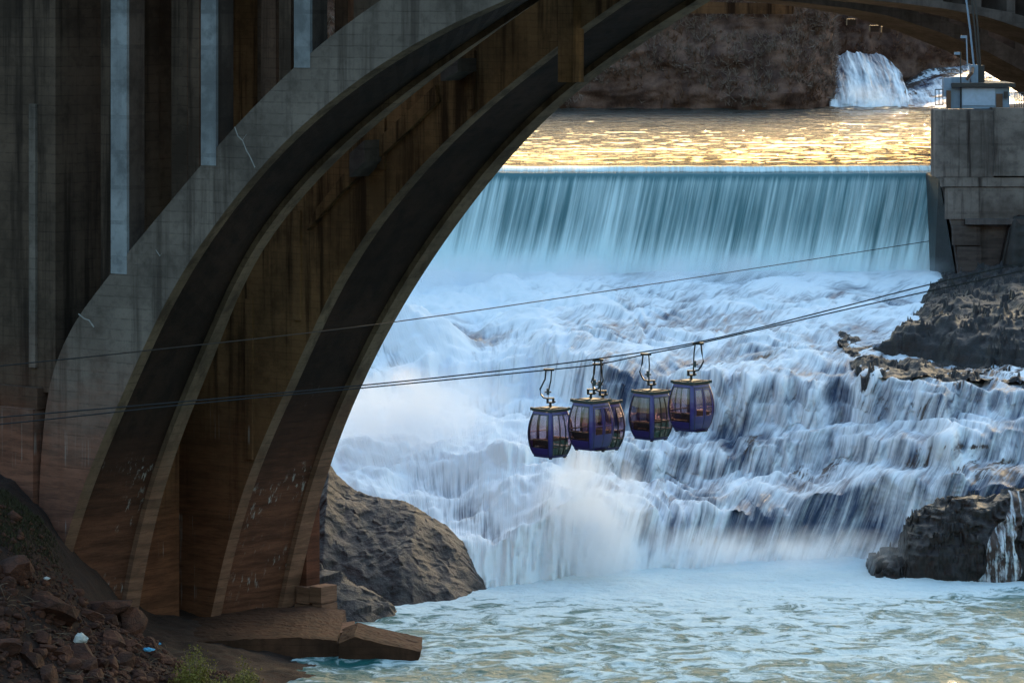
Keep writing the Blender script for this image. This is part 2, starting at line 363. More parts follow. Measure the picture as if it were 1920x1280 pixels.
# ------------------------------------------------------------------ weir: curtain of water over a concrete dam
XW = np.linspace(-32, 30.6, 760); nv = 130
tt = np.linspace(0, 1, nv)
prof = []
for t_ in tt:
    if t_ < .22:
        q = t_ / .22; prof.append((272.6 - 3.1 * q, 18.93 - .42 * q ** 2.2))
    else:
        q = (t_ - .22) / .78; dz = q * 7.4; prof.append((269.5 - .62 * math.sqrt(dz + .02) * .95 - .05, 18.51 - dz))
prof = np.array(prof)
Xc = np.tile(XW, (nv, 1)); Yc = np.tile(prof[:, :1], (1, len(XW))); Zc = np.tile(prof[:, 1:], (1, len(XW)))
fall = sstep(.2, .5, tt)[:, None] * np.ones_like(Xc)
lip = .15 * fbm(Xc * .10, Xc * 0, o=4)
Uc = Xc + .22 * (18.5 - Zc); Vc = (18.5 - Zc) * 1.0
Yc = Yc - fall * (.35 * fbm(Uc * .9, Vc * .12, o=4) + .12 * fbm(Uc * 3.5, Vc * .3, o=3)); Zc = Zc + lip
fo = .06 + .62 * (sstep(.02, .1, tt) * (1 - sstep(.17, .23, tt)))[:, None] + .40 * sstep(.2, .3, tt)[:, None] + .42 * sstep(.52, 1.0, tt)[:, None] ** 1.2 + .42 * fall * fbm(Uc * .4, Vc * .02, o=4)  # white crest band paints in the sky's reflection along with foam
mesh_obj('weir_waterfall', np.stack([Xc, Yc, Zc], -1).reshape(-1, 3), grid_faces(nv, len(XW)), M['curtain'], smooth=True, kind='structure',
         uv=np.stack([Uc, Vc], -1).reshape(-1, 2), attrs={'foam': fo, 'bare': fo * 0})  # foam values at the crest include the painted sky reflection
dam = MB().prism([(-34, 269.8, 8), (-34, 269.9, 18.2), (-34, 271, 18.55), (-34, 274, 18.55), (-34, 276, 8)], (66, 0, 0)).build('weir_dam', M['conc_dark'])
tag(dam, 'long low concrete dam hidden behind the curtain of falling teal water', 'dam')

# upper river and lower pool ------------------------------------------
def sheet(name, x0, x1, y0, y1, nx, ny, zf, mat, foamf):
    X, Y = np.meshgrid(np.linspace(x0, x1, nx), np.linspace(y0, y1, ny)); Z = zf(X, Y)
    return mesh_obj(name, np.stack([X, Y, Z], -1).reshape(-1, 3), grid_faces(ny, nx), mat, smooth=True, kind='structure', attrs={'foam': foamf(X, Y)})
sheet('upper_river', -60, 110, 272.2, 424, 420, 760, lambda X, Y: 18.93 + .24 * fbm(X * .06 + .02 * Y, Y * .42, o=6, gain=.62) * sstep(272, 279, Y) + .5 * sstep(404, 414, Y) * (fbm(X * .3, Y * .5, o=4) + .1), M['lake'],
      lambda X, Y: .12 + .72 * sstep(392, 412, Y) * (.75 + .7 * fbm(X * .1, Y * .2, o=3)))
def poolz(X, Y): return .30 * fbm(X * .28, Y * .4, o=6, gain=.58) + .30 * sstep(194, 206, Y) * fbm(X * .5, Y * .6, o=4) + .10 * ridged(X * .7, Y * 1.2, o=4)
sheet('river_pool', -40, 60, 120, 212, 520, 640, poolz, M['pool'],
      lambda X, Y: .48 + .5 * sstep(188, 203, Y) + .10 * fbm(X * .09, Y * .14, o=3) + .15 * sstep(165, 185, Y) - .25 * np.exp(-((X - 27) / 5) ** 2 - ((Y - 192) / 6) ** 2) - .12 * sstep(176, 168, Y))
# river bed and land under everything
mesh_obj('riverbed', [(-400, -60, -2), (400, -60, -2), (400, 900, -2), (-400, 900, -2)], [(0, 1, 2, 3)], M['bank'], kind='structure')

# ------------------------------------------------------------------ cliffs, far waterfall, far rapids
def cliff(name, pts, ztop, zbot, mat, depth, seed, nx=260, nz=110):
    P = np.array(pts, float); seg = np.concatenate([[0], np.cumsum(np.hypot(*np.diff(P, axis=0).T))])
    s = np.linspace(0, seg[-1], nx); x = np.interp(s, seg, P[:, 0]); y = np.interp(s, seg, P[:, 1])
    h = np.linspace(0, 1, nz); Xl = np.tile(x, (nz, 1)); Yl = np.tile(y, (nz, 1)); Zl = zbot + (ztop - zbot) * h[:, None] + 0 * Xl
    n = fbm(Xl * .09 + seed, Zl * .12, Yl * .09, o=5); c = ridged(Xl * .22 + seed, Zl * .06, Yl * .2, o=4)
    led = np.abs(((Zl + 1.5 * n) / 4.2) % 1 - .5)
    Yl = Yl - depth * (1.6 * n + 1.1 * (c - .6)) - 1.2 * led + h[:, None] ** 1.5 * depth * 1.6 + 1.0 * fbm(Xl * .7, Zl * .7, o=3)
    # plateau behind the rim
    Xa = np.vstack([Xl, Xl[-1:], Xl[-1:]]); Ya = np.vstack([Yl, Yl[-1:] + 25, Yl[-1:] + 160]); Za = np.vstack([Zl + .0, Zl[-1:] + 3, Zl[-1:] + 6])
    mesh_obj(name, np.stack([Xa, Ya, Za], -1).reshape(-1, 3), grid_faces(nz + 2, nx), mat, smooth=False, kind='structure')
    return Xl, Yl, Zl
c1 = cliff('cliff', [(-130, 400), (-20, 412), (20, 413), (31, 412), (36, 418), (38, 440)], 34, 17.5, M['cliff'], 2.2, 3.0)
c2 = cliff('hillside', [(30, 452), (42.5, 449), (53, 452), (57.5, 458), (59, 500)], 38, 17.5, M['cliff'], 2.5, 9.0)
def shrubs(name, src, n, mat, seed, hmin=.1):
    Xl, Yl, Zl = src; rs = np.random.RandomState(seed); v = []; nz, nx = Xl.shape
    for k in range(n):
        i = int(nz * (hmin + (1 - hmin) * rs.rand())); i = min(i, nz - 1); j = rs.randint(nx)
        b = np.array([Xl[i, j], Yl[i, j], Zl[i, j]])
        if fbm([b[0] * .12], [b[2] * .2 + seed], o=2)[0] < -.12: continue
        sc = .5 + rs.rand() * 1.1
        for _ in range(9):
            d = rs.normal(size=3) * (.55, .45, .5) + (0, -.45, .8); d *= sc * .7 / np.linalg.norm(d) * (.5 + rs.rand())
            q = np.cross(d, rs.normal(size=3)); q *= (.035 + .03 * rs.rand()) / (np.linalg.norm(q) + 1e-6)
            o_ = b + rs.normal(size=3) * .1
            v += [o_ - q, o_ + q, o_ + d]
    v = np.array(v); f = np.arange(len(v)).reshape(-1, 3)
    mesh_obj(name, v, f, mat, kind='stuff')
shrubs('bare_brush', c1, 9500, M['twig'], 1); shrubs('bare_brush', c1, 3000, M['twig_red'], 4); shrubs('bare_brush', c2, 3600, M['twig_red'], 2)
# far waterfall between the cliffs
nx, nz = 90, 90
a, h = np.meshgrid(np.linspace(0, 1, nx), np.linspace(0, 1, nz))
xl = np.interp(h, [0, .35, .7, .92, 1], [35.3, 35.7, 36.2, 36.8, 37.1]); xr = np.interp(h, [0, .35, .7, .9, 1], [44.2, 44.4, 44.2, 43.3, 42.8])
xl = xl + .35 * fbm(h * 5, h * 0 + 2, o=4); xr = xr + .45 * fbm(h * 6 + 9, h * 0, o=4); Xf = xl + (xr - xl) * a; Zf = 18.6 + 6.3 * h + .9 * fbm(a * 5, h * 1.5, o=4) * h; Yf = 415 + 18 * h ** 1.4 - 2.4 * fbm(a * 4 + 4, h * 2.5, o=5)
mesh_obj('far_waterfall', np.stack([Xf, Yf, Zf], -1).reshape(-1, 3), grid_faces(nz, nx), M['cascade'], smooth=True, kind='structure',
         uv=np.stack([Xf * .8, h * 6], -1).reshape(-1, 2), attrs={'foam': .5 + .6 * fbm(a * 5, h * 2, o=4) + .2 * (1 - h), 'bare': .5 * sstep(.82, 1, np.abs(a * 2 - 1) + .2 * fbm(a * 3, h * 9, o=3))})
X, Y = np.meshgrid(np.linspace(42, 110, 160), np.linspace(405, 475, 120)); 
Z = 18.8 + 3.4 * sstep(412, 440, Y - (.15 * (X - 42))) * sstep(40, 53, X) + 2.2 * sstep(438, 475, Y) * sstep(44, 52, X) + .35 * fbm(X * .4, Y * .4, o=4)
mesh_obj('far_rapids', np.stack([X, Y, Z], -1).reshape(-1, 3), grid_faces(120, 160), M['cascade'], smooth=True, kind='structure',
         uv=np.stack([X, Y], -1).reshape(-1, 2), attrs={'foam': .42 + .7 * fbm(X * .25, Y * .12, o=4), 'bare': np.clip(.45 + 1.2 * fbm(X * .3 + 5, Y * .2, o=4), 0, 1) * sstep(19.4, 20.4, Z)})

# ------------------------------------------------------------------ the near arch bridge
c0 = 140.85 - 5.25 - 11.75                    # distance of the front rib's plane along BW
RW, RS = 5.25, 11.75                          # rib width, spacing
u2, w2 = np.array(BU)[:2], np.array(BW)[:2]
def onplane(P, k):
    P = np.array(P, float); al = (P[:, 0] - 960) / F; Y = (c0 + k) / (al * w2[0] + w2[1]); X = al * Y
    return np.stack([X * u2[0] + Y * u2[1], ZC - P[:, 1] * Y / F], 1)
def P3(t, z, k): return (t * u2[0] + (c0 + k) * w2[0], t * u2[1] + (c0 + k) * w2[1], z)
def curve(pts, n=90, top=37.5):
    p = np.array(pts)[::-1] if pts[0][1] > pts[-1][1] else np.array(pts)      # bottom to top
    for _ in range(2):                                                    # smooth the measured points
        q = p.copy(); q[1:-1] = .25 * p[:-2] + .5 * p[1:-1] + .25 * p[2:]; p = q
    d = p[-1] - p[-2]; sl = max(.12, d[1] / d[0]); t, z = p[-1]; ext = []
    T = 2 * (top - z) / sl if top > z else 6
    for q in np.linspace(0, 1, 9)[1:]: ext.append((t + T * q, z + sl * T * (q - q * q / 2)))
    for q in np.linspace(0, 1, 6)[1:]: ext.append((t + T + 16 * q, ext[7][1] - sl / T * .5 * (16 * q) ** 2))
    p = np.vstack([p, ext]); s = np.concatenate([[0], np.cumsum(np.hypot(*np.diff(p, axis=0).T))])
    # catmull-rom on arc length
    out = []
    for q in np.linspace(0, s[-1], n):
        i = int(np.clip(np.searchsorted(s, q) - 1, 0, len(p) - 2)); f = (q - s[i]) / (s[i + 1] - s[i])
        m0 = (p[i + 1] - p[max(i - 1, 0)]) / (s[i + 1] - s[max(i - 1, 0)]); m1 = (p[min(i + 2, len(p) - 1)] - p[i]) / (s[min(i + 2, len(p) - 1)] - s[i]); D = s[i + 1] - s[i]
        out.append((2 * f ** 3 - 3 * f * f + 1) * p[i] + (f ** 3 - 2 * f * f + f) * D * m0 + (-2 * f ** 3 + 3 * f * f) * p[i + 1] + (f ** 3 - f * f) * D * m1)
    return np.array(out)
A1 = [(950,0),(820,45),(715,115),(605,195),(540,255),(480,320),(415,400),(350,490),(300,575),(272,650),(235,725),(190,825),(150,920),(122,1000),(92,1120),(70,1230)]
AX = [(715,0),(660,35),(600,82),(550,127),(460,207),(375,310),(325,375),(260,445),(200,525),(115,620),(84,690),(76,800),(73,1000),(60,1230)]
A2 = [(940,52),(850,115),(715,220),(645,285),(550,375),(480,475),(445,545),(418,640),(380,720),(340,805),(300,935),(275,1020),(255,1175),(245,1250)]
B1 = [(960,155),(885,210),(830,270),(750,345),(690,430),(615,530),(578,637),(540,740),(500,790),(450,920),(425,1005),(385,1195),(375,1260)]
B2 = [(1335,0),(1200,70),(1100,160),(1030,210),(960,280),(850,420),(780,530),(715,632),(665,745),(625,850),(600,915),(567,1060),(545,1175),(535,1240)]
bridge = empty('arch_bridge', (-25, 176, 0), 'huge dark concrete arch bridge rising from the left bank over the river', 'bridge')
ca1, cax, ca2 = curve(onplane(A1, 0), top=38), curve(onplane(AX, 0), top=41), curve(onplane(A2, RW), top=38)
cb1, cb2 = curve(onplane(B1, RS), top=38), curve(onplane(B2, RS + RW), top=38)
def nrm(c):
    d = np.gradient(c, axis=0); d /= np.linalg.norm(d, axis=1)[:, None]; return np.stack([-d[:, 1], d[:, 0]], 1)   # points away from the opening (up-left)
def band(c_a, k_a, c_b, k_b, wob=0):
    n = len(c_a); v = [P3(*c_a[i], k_a) for i in range(n)] + [P3(*c_b[i], k_b) for i in range(n)]
    return v, [(i, i + 1, n + i + 1, n + i) for i in range(n - 1)]
def lerpc(a, b, f): return a * (1 - f) + b * f
def rib(front_lo, back_lo, front_hi, k0, k1, mats, name='arch_rib'):
    e0, e1 = .62 / RW, 1 - .85 / RW
    l0, l1 = lerpc(front_lo, back_lo, e0), lerpc(front_lo, back_lo, e1); up = nrm(front_lo) * .28
    ka, kb = k0 + (k1 - k0) * e0, k0 + (k1 - k0) * e1
    m = MB(); m.add(*band(front_hi, k0, front_lo, k0)); m.add(*band(front_hi, k1, front_hi, k0)); m.add(*band(back_lo, k1, front_hi, k1))
    r = m.build(name, mats[0], bridge)
    m = MB(); m.add(*band(front_lo, k0, l0, ka)); m.add(*band(l0, ka, l0 + up, ka)); m.add(*band(l1 + up, kb, l1, kb)); m.add(*band(l1, kb, back_lo, k1))
    mesh_obj('rib_edge', m.v, m.f, mats[2], r)  # edge strips get a lighter concrete, painting in the light they catch
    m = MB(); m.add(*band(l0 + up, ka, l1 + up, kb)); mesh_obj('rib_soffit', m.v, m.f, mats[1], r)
    return r
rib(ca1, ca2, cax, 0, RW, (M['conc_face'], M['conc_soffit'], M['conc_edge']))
# the rear rib: its spandrel is a closed wall up to the deck
cbx = cb1 + nrm(cb1) * np.linspace(6.0, 2.6, len(cb1))[:, None]
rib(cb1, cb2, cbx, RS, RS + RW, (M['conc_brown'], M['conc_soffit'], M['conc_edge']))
DECK = 44.0
tmax = cbx[-1, 0]
top = [P3(t, DECK, RS + .25) for t in (tmax, -112)]
print('COL', [(round(float(a_),1), round(float(b_),1)) for a_, b_ in zip(NY[:, 560], NZ[:, 560])], XC[560])
ok = [p for p in cbx if -112 < p[0]]
MB().prism([P3(p[0], p[1] - .6, RS + .25) for p in ok] + top, np.array(BW) * .5).build('spandrel_wall', M['conc_brown'], bridge)
# spandrel columns: front slabs flush with the rib, painted pale as skylit; bodies painted darker as shaded
def tz(px, py, k): return onplane([(px, py)], k)[0]
def ext_z(t): 
    c = cax[(cax[:, 1] > 5)]; return float(np.interp(t, c[:, 0], c[:, 1]))
col0 = [((208, 238), 475), ((377, 405), 264), ((551.5, 581.5), 95), ((726, 756), -30), ((900, 932), -60)]
for (xa, xb), yb in col0:
    ta, zb = tz(xa, yb, 0); tb = tz(xb, yb, 0)[0]
    for k0, dk, mt in ((0.004, 1.15, 'conc_col_lit'), (RW - 1.2, 1.15, 'conc_dark')):
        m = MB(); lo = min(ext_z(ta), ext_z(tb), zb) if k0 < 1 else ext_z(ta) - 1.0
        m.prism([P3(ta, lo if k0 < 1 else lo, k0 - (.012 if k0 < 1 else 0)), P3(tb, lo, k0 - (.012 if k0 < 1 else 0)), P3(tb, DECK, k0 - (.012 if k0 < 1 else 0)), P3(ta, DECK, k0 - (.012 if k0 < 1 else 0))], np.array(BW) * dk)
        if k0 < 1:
            m = MB(); m.prism([P3(ta, lo, .16), P3(tb, lo, .16), P3(tb, DECK, .16), P3(ta, DECK, .16)], np.array(BW) * 1.0); cc = m.build('column', M['conc_col_shaded'], bridge)
            m = MB(); m.prism([P3(ta, lo, -.012), P3(tb, lo, -.012), P3(tb, DECK, -.012), P3(ta, DECK, -.012)], np.array(BW) * .16); mesh_obj('column_lit_face', m.v, m.f, M[mt], cc)
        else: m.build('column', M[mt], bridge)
    # plinth under the column, on the rib's back
    tc = (ta + tb) / 2
    for dx in (-2.9, ):
        tq = tc + dx; zq = ext_z(tq)
        MB().prism([P3(tq - .35, zq - .6, 2.2), P3(tq + .35, zq - .6, 2.2), P3(tq + .35, DECK, 2.2), P3(tq - .35, DECK, 2.2)], np.array(BW) * .6).build('column', M['conc_dark'], bridge)
for px, y0 in ((140, 600), (310, 420), (340, 400), (495, 260), (520, 250), (640, 140), (1060, 92)):    # rear row, against the spandrel wall
    t, _ = tz(px, y0, RS - .6); 
    zq = tz(px, y0, RS - .6)[1] - 1.5
    MB().prism([P3(t - .42, zq, RS - .6), P3(t + .42, zq, RS - .6), P3(t + .42, DECK, RS - .6), P3(t - .42, DECK, RS - .6)], np.array(BW) * .83).build('pilaster', M['conc_brown' if px > 1000 else 'conc_dark'], bridge)
# raised pilasters and joint ribs on the inner face of the rear rib
for px, ya, yb in ((718, 210, 318), (886, 95, 205), (560, 395, 600), (470, 560, 860)):
    t, za = tz(px, yb, RS); zb = tz(px, ya, RS)[1]
    MB().prism([P3(t - .22, za, RS - .16), P3(t + .22, za, RS - .16), P3(t + .22, zb, RS - .16), P3(t - .22, zb, RS - .16)], np.array(BW) * .3).build('pilaster', M['conc_brown'], bridge)
# short lateral struts between the ribs, pale ends
for (x0, x1), (ya, yb, yc, yd) in (((655, 683), (288, 332, 303, 263)), ((826, 858), (128, 152, 135, 110))):
    q = [tz(x0, ya, RS - 1.4), tz(x0, yb, RS - 1.4), tz(x1, yc, RS - 1.4), tz(x1, yd, RS - 1.4)]
    MB().prism([P3(*p, RS - 1.4) for p in q], np.array(BW) * 1.5).build('lateral_strut', M['conc_far'], bridge)
# reddish ledge beam that runs up the inner face
la = onplane([(590, 395), (640, 330), (700, 268), (760, 212), (815, 160)], RS - .3); lb = onplane([(575, 432), (640, 360), (705, 300), (770, 240), (820, 190)], RS - .3)
m = MB(); n = len(la)
m.prism([P3(*p, RS - .3) for p in la] + [P3(*p, RS - .3) for p in lb[::-1]], np.array(BW) * .4); m.build('ledge_beam', M['conc_brown'], bridge)
# deck
MB().prism([P3(-170, DECK, -1.5), P3(-52, DECK, -1.5), P3(-52, DECK + 2, -1.5), P3(-170, DECK + 2, -1.5)], np.array(BW) * (RS + RW + 3)).build('deck', M['conc_dark'], bridge)
# abutment pier at the left: board-marked faces with recesses
def slab(pxs, k, dk, ytop, ybot, mat, name='pier_wall'):
    ta = tz(pxs[0], ybot, k); tb = tz(pxs[1], ybot, k); zt = tz(pxs[0], ytop, k)[1] if ytop > -50 else DECK
    return MB().prism([P3(ta[0], ta[1], k), P3(tb[0], ta[1], k), P3(tb[0], zt, k), P3(ta[0], zt, k)], np.array(BW) * dk).build(name, mat, bridge)
slab((-420, 104), .35, 7, -99, 690, M['conc_dark'])
slab((54, 66), .2, .3, 195, 688, M['conc_face'], 'pilaster')
slab((-420, 62), -.25, 7, 722, 1250, M['conc_face'])
slab((-420, 70), -.05, 5, 684, 722, M['conc_dark'], 'ledge_beam')
slab((60, 130), 1.6, 4, 600, 1250, M['conc_dark'])
slab((100, 176), 3.2, 5, -99, 720, M['conc_brown'])
slab((176, 215), 4.6, 4, -99, 620, M['conc_dark'])
slab((-300, 430), RS + 1.2, .5, -99, 900, M['conc_dark']); slab((429, 565), RS + 1.25, .5, -99, 600, M['conc_brown'])
# foot of the arch: wall between the ribs with a dark slot, and the buttress behind the rear rib
def mid(px, py, k): return P3(*tz(px, py, k), k)
ka = RW + .2
tw0 = tz(366, 1150, RS)[0]
for ka_, kb_, back_, zt_, mt_ in ((RW - .4, RS - 1.15, 0, 26, 'conc_brown'), (RS - 1.15, RS + .1, 1.1, 26, 'conc_dark'), (RW + .9, RW + 1.5, -.25, 22, 'conc_brown')):
    MB().prism([P3(tw0 - back_, -1, ka_), P3(tw0 - back_, -1, kb_), P3(tw0 - back_, zt_, kb_), P3(tw0 - back_, zt_, ka_)], -np.array(BU) * .9).build('inner_wall', M[mt_], bridge)
k = RS + RW
bt = [tz(470, 1250, k), tz(574, 1250, k), tz(574, 925, k), tz(548, 960, k), tz(470, 1100, k)]
MB().prism([P3(*p, k + .03) for p in bt], np.array(BW) * 1.0).build('buttress', M['conc_dark'], bridge)
rs = random.Random(4)
yb = 1186
rows = [(1186, 1160), (1158, 1131), (1129, 1098)]
for ri, (ya, yt) in enumerate(rows):
    left_ = 548 + ri * 4; right_ = 606 - ri * 1.5; cuts = [left_, left_ + 24 + 10 * (ri % 2), right_]
    for xa, xb in zip(cuts[:-1], cuts[1:]):
        ta, za = tz(xa + .6, ya, k - .25); tb = tz(xb - .6, ya, k - .25)[0]; zt = tz(xa, yt, k - .25)[1]; j = rs.uniform(-.05, .05)
        MB().prism([P3(ta, za, k - .25 + j), P3(tb, za, k - .25 + j), P3(tb, zt, k - .25 + j), P3(ta, zt, k - .25 + j)], np.array(BW) * 1.2).build('stone_block', M['conc_edge'], bridge)

for pl, wpx in (([(440, 238), (446, 255), (455, 264), (462, 282), (468, 292), (478, 314)], 3), ([(455, 262), (462, 252)], 2.5), ([(147, 588), (158, 597), (167, 600), (176, 613)], 4), ([(292, 468), (300, 480), (304, 474)], 2)):
    m = MB(); p_ = [tz(x, y, -.004) for x, y in pl]; hw = wpx / 80
    v = [P3(q[0] - hw * .7, q[1] - hw * .4, -.004) for q in p_] + [P3(q[0] + hw * .7, q[1] + hw * .4, -.004) for q in p_]; n = len(p_)
    m.add(v, [(i, i + 1, n + i + 1, n + i) for i in range(n - 1)]); m.build('mineral_streak', M['lime'], bridge)
# concrete footing ledge in front of the arch foot
def poly(name, mat, pxs, Y, depth, parent=None):
    o = MB().prism([pt(x, y, Y) for x, y in pxs], (0, depth, 0)).build(name, mat, parent)
    import bmesh
    bm = bmesh.new(); bm.from_mesh(o.data); bmesh.ops.triangulate(bm, faces=bm.faces[:])
    for _ in range(5): bmesh.ops.subdivide_edges(bm, edges=[e for e in bm.edges if e.calc_length() > .22], cuts=1, use_grid_fill=True)
    for v in bm.verts:
        p = v.co; v.co = p + .05 * mnoise.noise_vector(p * .7) + .035 * mnoise.noise_vector(p * 2.6) + Vector((0, 0, -.05 * abs(mnoise.noise(p * 5))))
    bm.to_mesh(o.data); bm.free(); return o
foot = poly('footing_slab', M['conc_ledge'], [(316, 1203), (430, 1199), (560, 1193), (632, 1200), (640, 1262), (560, 1290), (330, 1290)], 175.5, 9)
tag(foot, 'low brown concrete footing at the foot of the arch beside the shrub', 'footing')
f2 = poly('footing_block', M['conc_ledge'], [(634, 1206), (664, 1193), (789, 1221), (775, 1276), (690, 1272), (634, 1255)], 175, 4)
tag(f2, 'angular dark concrete block jutting out over the pool at the bottom edge', 'concrete block')
cap = poly('cap_slab', M['conc_edge'], [(595, 1190), (660, 1183), (662, 1191), (600, 1198)], 178, 3)
tag(cap, 'thin pale slab lying on the footing under the arch corner', 'slab')
pipe = MB().tube([pt(632, 1256, 174.4), pt(655, 1270, 173.6), pt(690, 1300, 172.5)], .19, 10).build('drain_pipe', M['conc_ledge'])
tag(pipe, 'short brown drain pipe sticking out below the concrete footing', 'pipe')

# ------------------------------------------------------------------ left bank: soil, rubble, moss, litter, shrub
def bank_z(X, Y):
    px = 960 + F * X / 168
    ysil = np.interp(px, [-400, -60, 0, 60, 100, 130, 180, 250, 330, 500, 640, 700], [860, 915, 938, 985, 1040, 1085, 1140, 1186, 1240, 1285, 1320, 1400])
    zt = ZC - ysil * 168 / F
    zb = np.interp(px, [-400, 0, 200, 400, 640, 760], [2.2, 1.6, 1.2, .7, -.2, -1.5])
    f_ = sstep(148, 168, Y) * (1 - .9 * sstep(168.2, 170.6, Y) * sstep(150, 250, px))
    z = zb + (zt - zb) * f_ + .35 * fbm(X * .5, Y * .5, o=4) + .12 * fbm(X * 2, Y * 2, o=3)
    return z
X, Y = np.meshgrid(np.linspace(-60, -5, 280), np.linspace(120, 205, 300))
mesh_obj('river_bank', np.stack([X, Y, bank_z(X, Y)], -1).reshape(-1, 3), grid_faces(300, 280), M['bank'], smooth=True, kind='structure')
def rockmesh(seed, n=2):
    import bmesh
    bm = bmesh.new(); bmesh.ops.create_icosphere(bm, subdivisions=n, radius=1)
    rr = random.Random(seed); pl = [(Vector((rr.gauss(0, 1), rr.gauss(0, 1), rr.gauss(0, 1))).normalized(), rr.uniform(.45, .85)) for _ in range(9)]
    for v in bm.verts:
        p = v.co.copy()
        for nrm_, d in pl:
            q = p.dot(nrm_)
            if q > d: p -= nrm_ * (q - d)
        p *= 1 + .12 * mnoise.noise(p * 2.3 + Vector((seed * 3.1, 0, 0))); v.co = p
    me = bpy.data.meshes.new('rubble_rock'); bm.to_mesh(me); bm.free(); me.materials.append(M['rubble']); return me
RM = [rockmesh(i) for i in range(9)]
rs = random.Random(11); cnt = 0
def place_rock(x, y, s, label, group):
    o = bpy.data.objects.new('rubble_rock', rs.choice(RM)); COL.objects.link(o)
    z = float(bank_z(np.array([x]), np.array([y]))[0])
    o.location = (x, y, z + s * .12); o.scale = (s * rs.uniform(.8, 1.35), s * rs.uniform(.8, 1.2), s * rs.uniform(.5, .85)); o.rotation_euler = (rs.uniform(-.4, .4), rs.uniform(-.4, .4), rs.uniform(0, 6.28))
    tag(o, label, 'rock', group); return o
tries = 0
while cnt < 290 and tries < 6000:
    tries += 1
    y = rs.uniform(146, 168); px = rs.uniform(-30, 360) if rs.random() < .74 else rs.uniform(240, 640); x = (px - 960) / F * y
    z = float(bank_z(np.array([x]), np.array([y]))[0]); py = (ZC - z) * F / y
    if py > 1285 or py < 1010 + .0 * px or (px < 110 and py < 1060): continue
    s = min(.75, .11 + rs.expovariate(7.0))
    place_rock(x, y, s, 'small brown angular rubble rock among many on the dark left bank', 'rubble rocks on the left bank'); cnt += 1
big = [(95, 1150, 1.1, 'large flat brown rock on the bank below the mossy mound'), (200, 1130, 1.25, 'biggest dark rock leaning against the foot of the arch rib'), (240, 1168, 1.0, 'dark rounded rock at the end of the rubble slope beside the arch foot'),
       (30, 1075, 1.2, 'dark boulder half buried under the mossy mound at the left edge'), (155, 1235, .95, 'upright brown rock near the bottom edge with a paler top'), (60, 1240, .8, 'brown rock in the bottom left corner of the bank')]
for px, py, s, lb in big:
    best = None
    for yy in np.arange(146, 170, .25):
        x = (px - 960) / F * yy; z = float(bank_z(np.array([x]), np.array([yy]))[0]); e = abs((ZC - z) * F / yy - py)
        if best is None or e < best[0]: best = (e, x, yy)
    place_rock(best[1], best[2], s, lb, None)
def on_bank(px, py):
    best = None
    for yy in np.arange(146, 172, .2):
        x = (px - 960) / F * yy; z = float(bank_z(np.array([x]), np.array([yy]))[0]); e = abs((ZC - z) * F / yy - py)
        if best is None or e < best[0]: best = (e, x, yy, z)
    return best[1:]
# gravel, joined
m = MB(); g = random.Random(5)
for _ in range(7000):
    y = g.uniform(146, 168); px = g.uniform(-30, 650); x = (px - 960) / F * y; z = float(0); s = .03 + g.expovariate(22)
    m.v.append((x, y, s)); 
gx = np.array([p[0] for p in m.v]); gy = np.array([p[1] for p in m.v]); gz = bank_z(gx, gy); gs = np.array([p[2] for p in m.v])
oc = np.array([(1, 0, 0), (-1, 0, 0), (0, 1, 0), (0, -1, 0), (0, 0, .8), (0, 0, -.8)]); of = np.array([(0, 2, 4), (2, 1, 4), (1, 3, 4), (3, 0, 4), (2, 0, 5), (1, 2, 5), (3, 1, 5), (0, 3, 5)])
vv = (np.stack([gx, gy, gz + .03], 1)[:, None] + oc[None] * gs[:, None, None] * np.random.uniform(.6, 1.3, (len(gx), 6, 1))).reshape(-1, 3)
ff = (of[None] + 6 * np.arange(len(gx))[:, None, None]).reshape(-1, 3)
mesh_obj('gravel', vv, ff, M['rubble'], kind='stuff')
# dry drift twigs, joined
m = MB()
for _ in range(90):
    c_ = g.choice([(165, 1275), (40, 1130), (330, 1235), (230, 1245), (90, 1190), (300, 1225)]); x, y, z = on_bank(c_[0] + g.gauss(0, 38), min(1278, c_[1] + g.gauss(0, 12)))
    d = Vector((g.gauss(0, 1), g.gauss(0, .6), g.gauss(0, .25))).normalized() * g.uniform(.15, .55); p = Vector((x, y, z + .12)); m.tube([p - d, p + d * .3 + Vector((0, 0, .04)), p + d], .014, 3)
m.build('drift_twigs', plain('dry_twig', (.16, .10, .065), .9), kind='stuff')
# moss and grass on the mound
v = []; gr = np.random.RandomState(8)
for _ in range(9000):
    px = gr.uniform(-30, 150); yy = gr.uniform(163.5, 170.5); x = (px - 960) / F * yy
    if px > 95 + gr.normal() * 14 + (yy < 166) * -40: continue
    v.append((x, yy))
v = np.array(v); z = bank_z(v[:, 0], v[:, 1]); b = np.stack([v[:, 0], v[:, 1], z - .02], 1)
d = gr.normal(size=b.shape) * (.1, .1, .04) + (0, -.03, .17); q = gr.normal(size=b.shape) * (.018, .018, 0)
mesh_obj('moss_grass', np.stack([b - q, b + q, b + d], 1).reshape(-1, 3), np.arange(len(b) * 3).reshape(-1, 3), plain('moss_green', (.036, .028, .008), .9), kind='stuff')
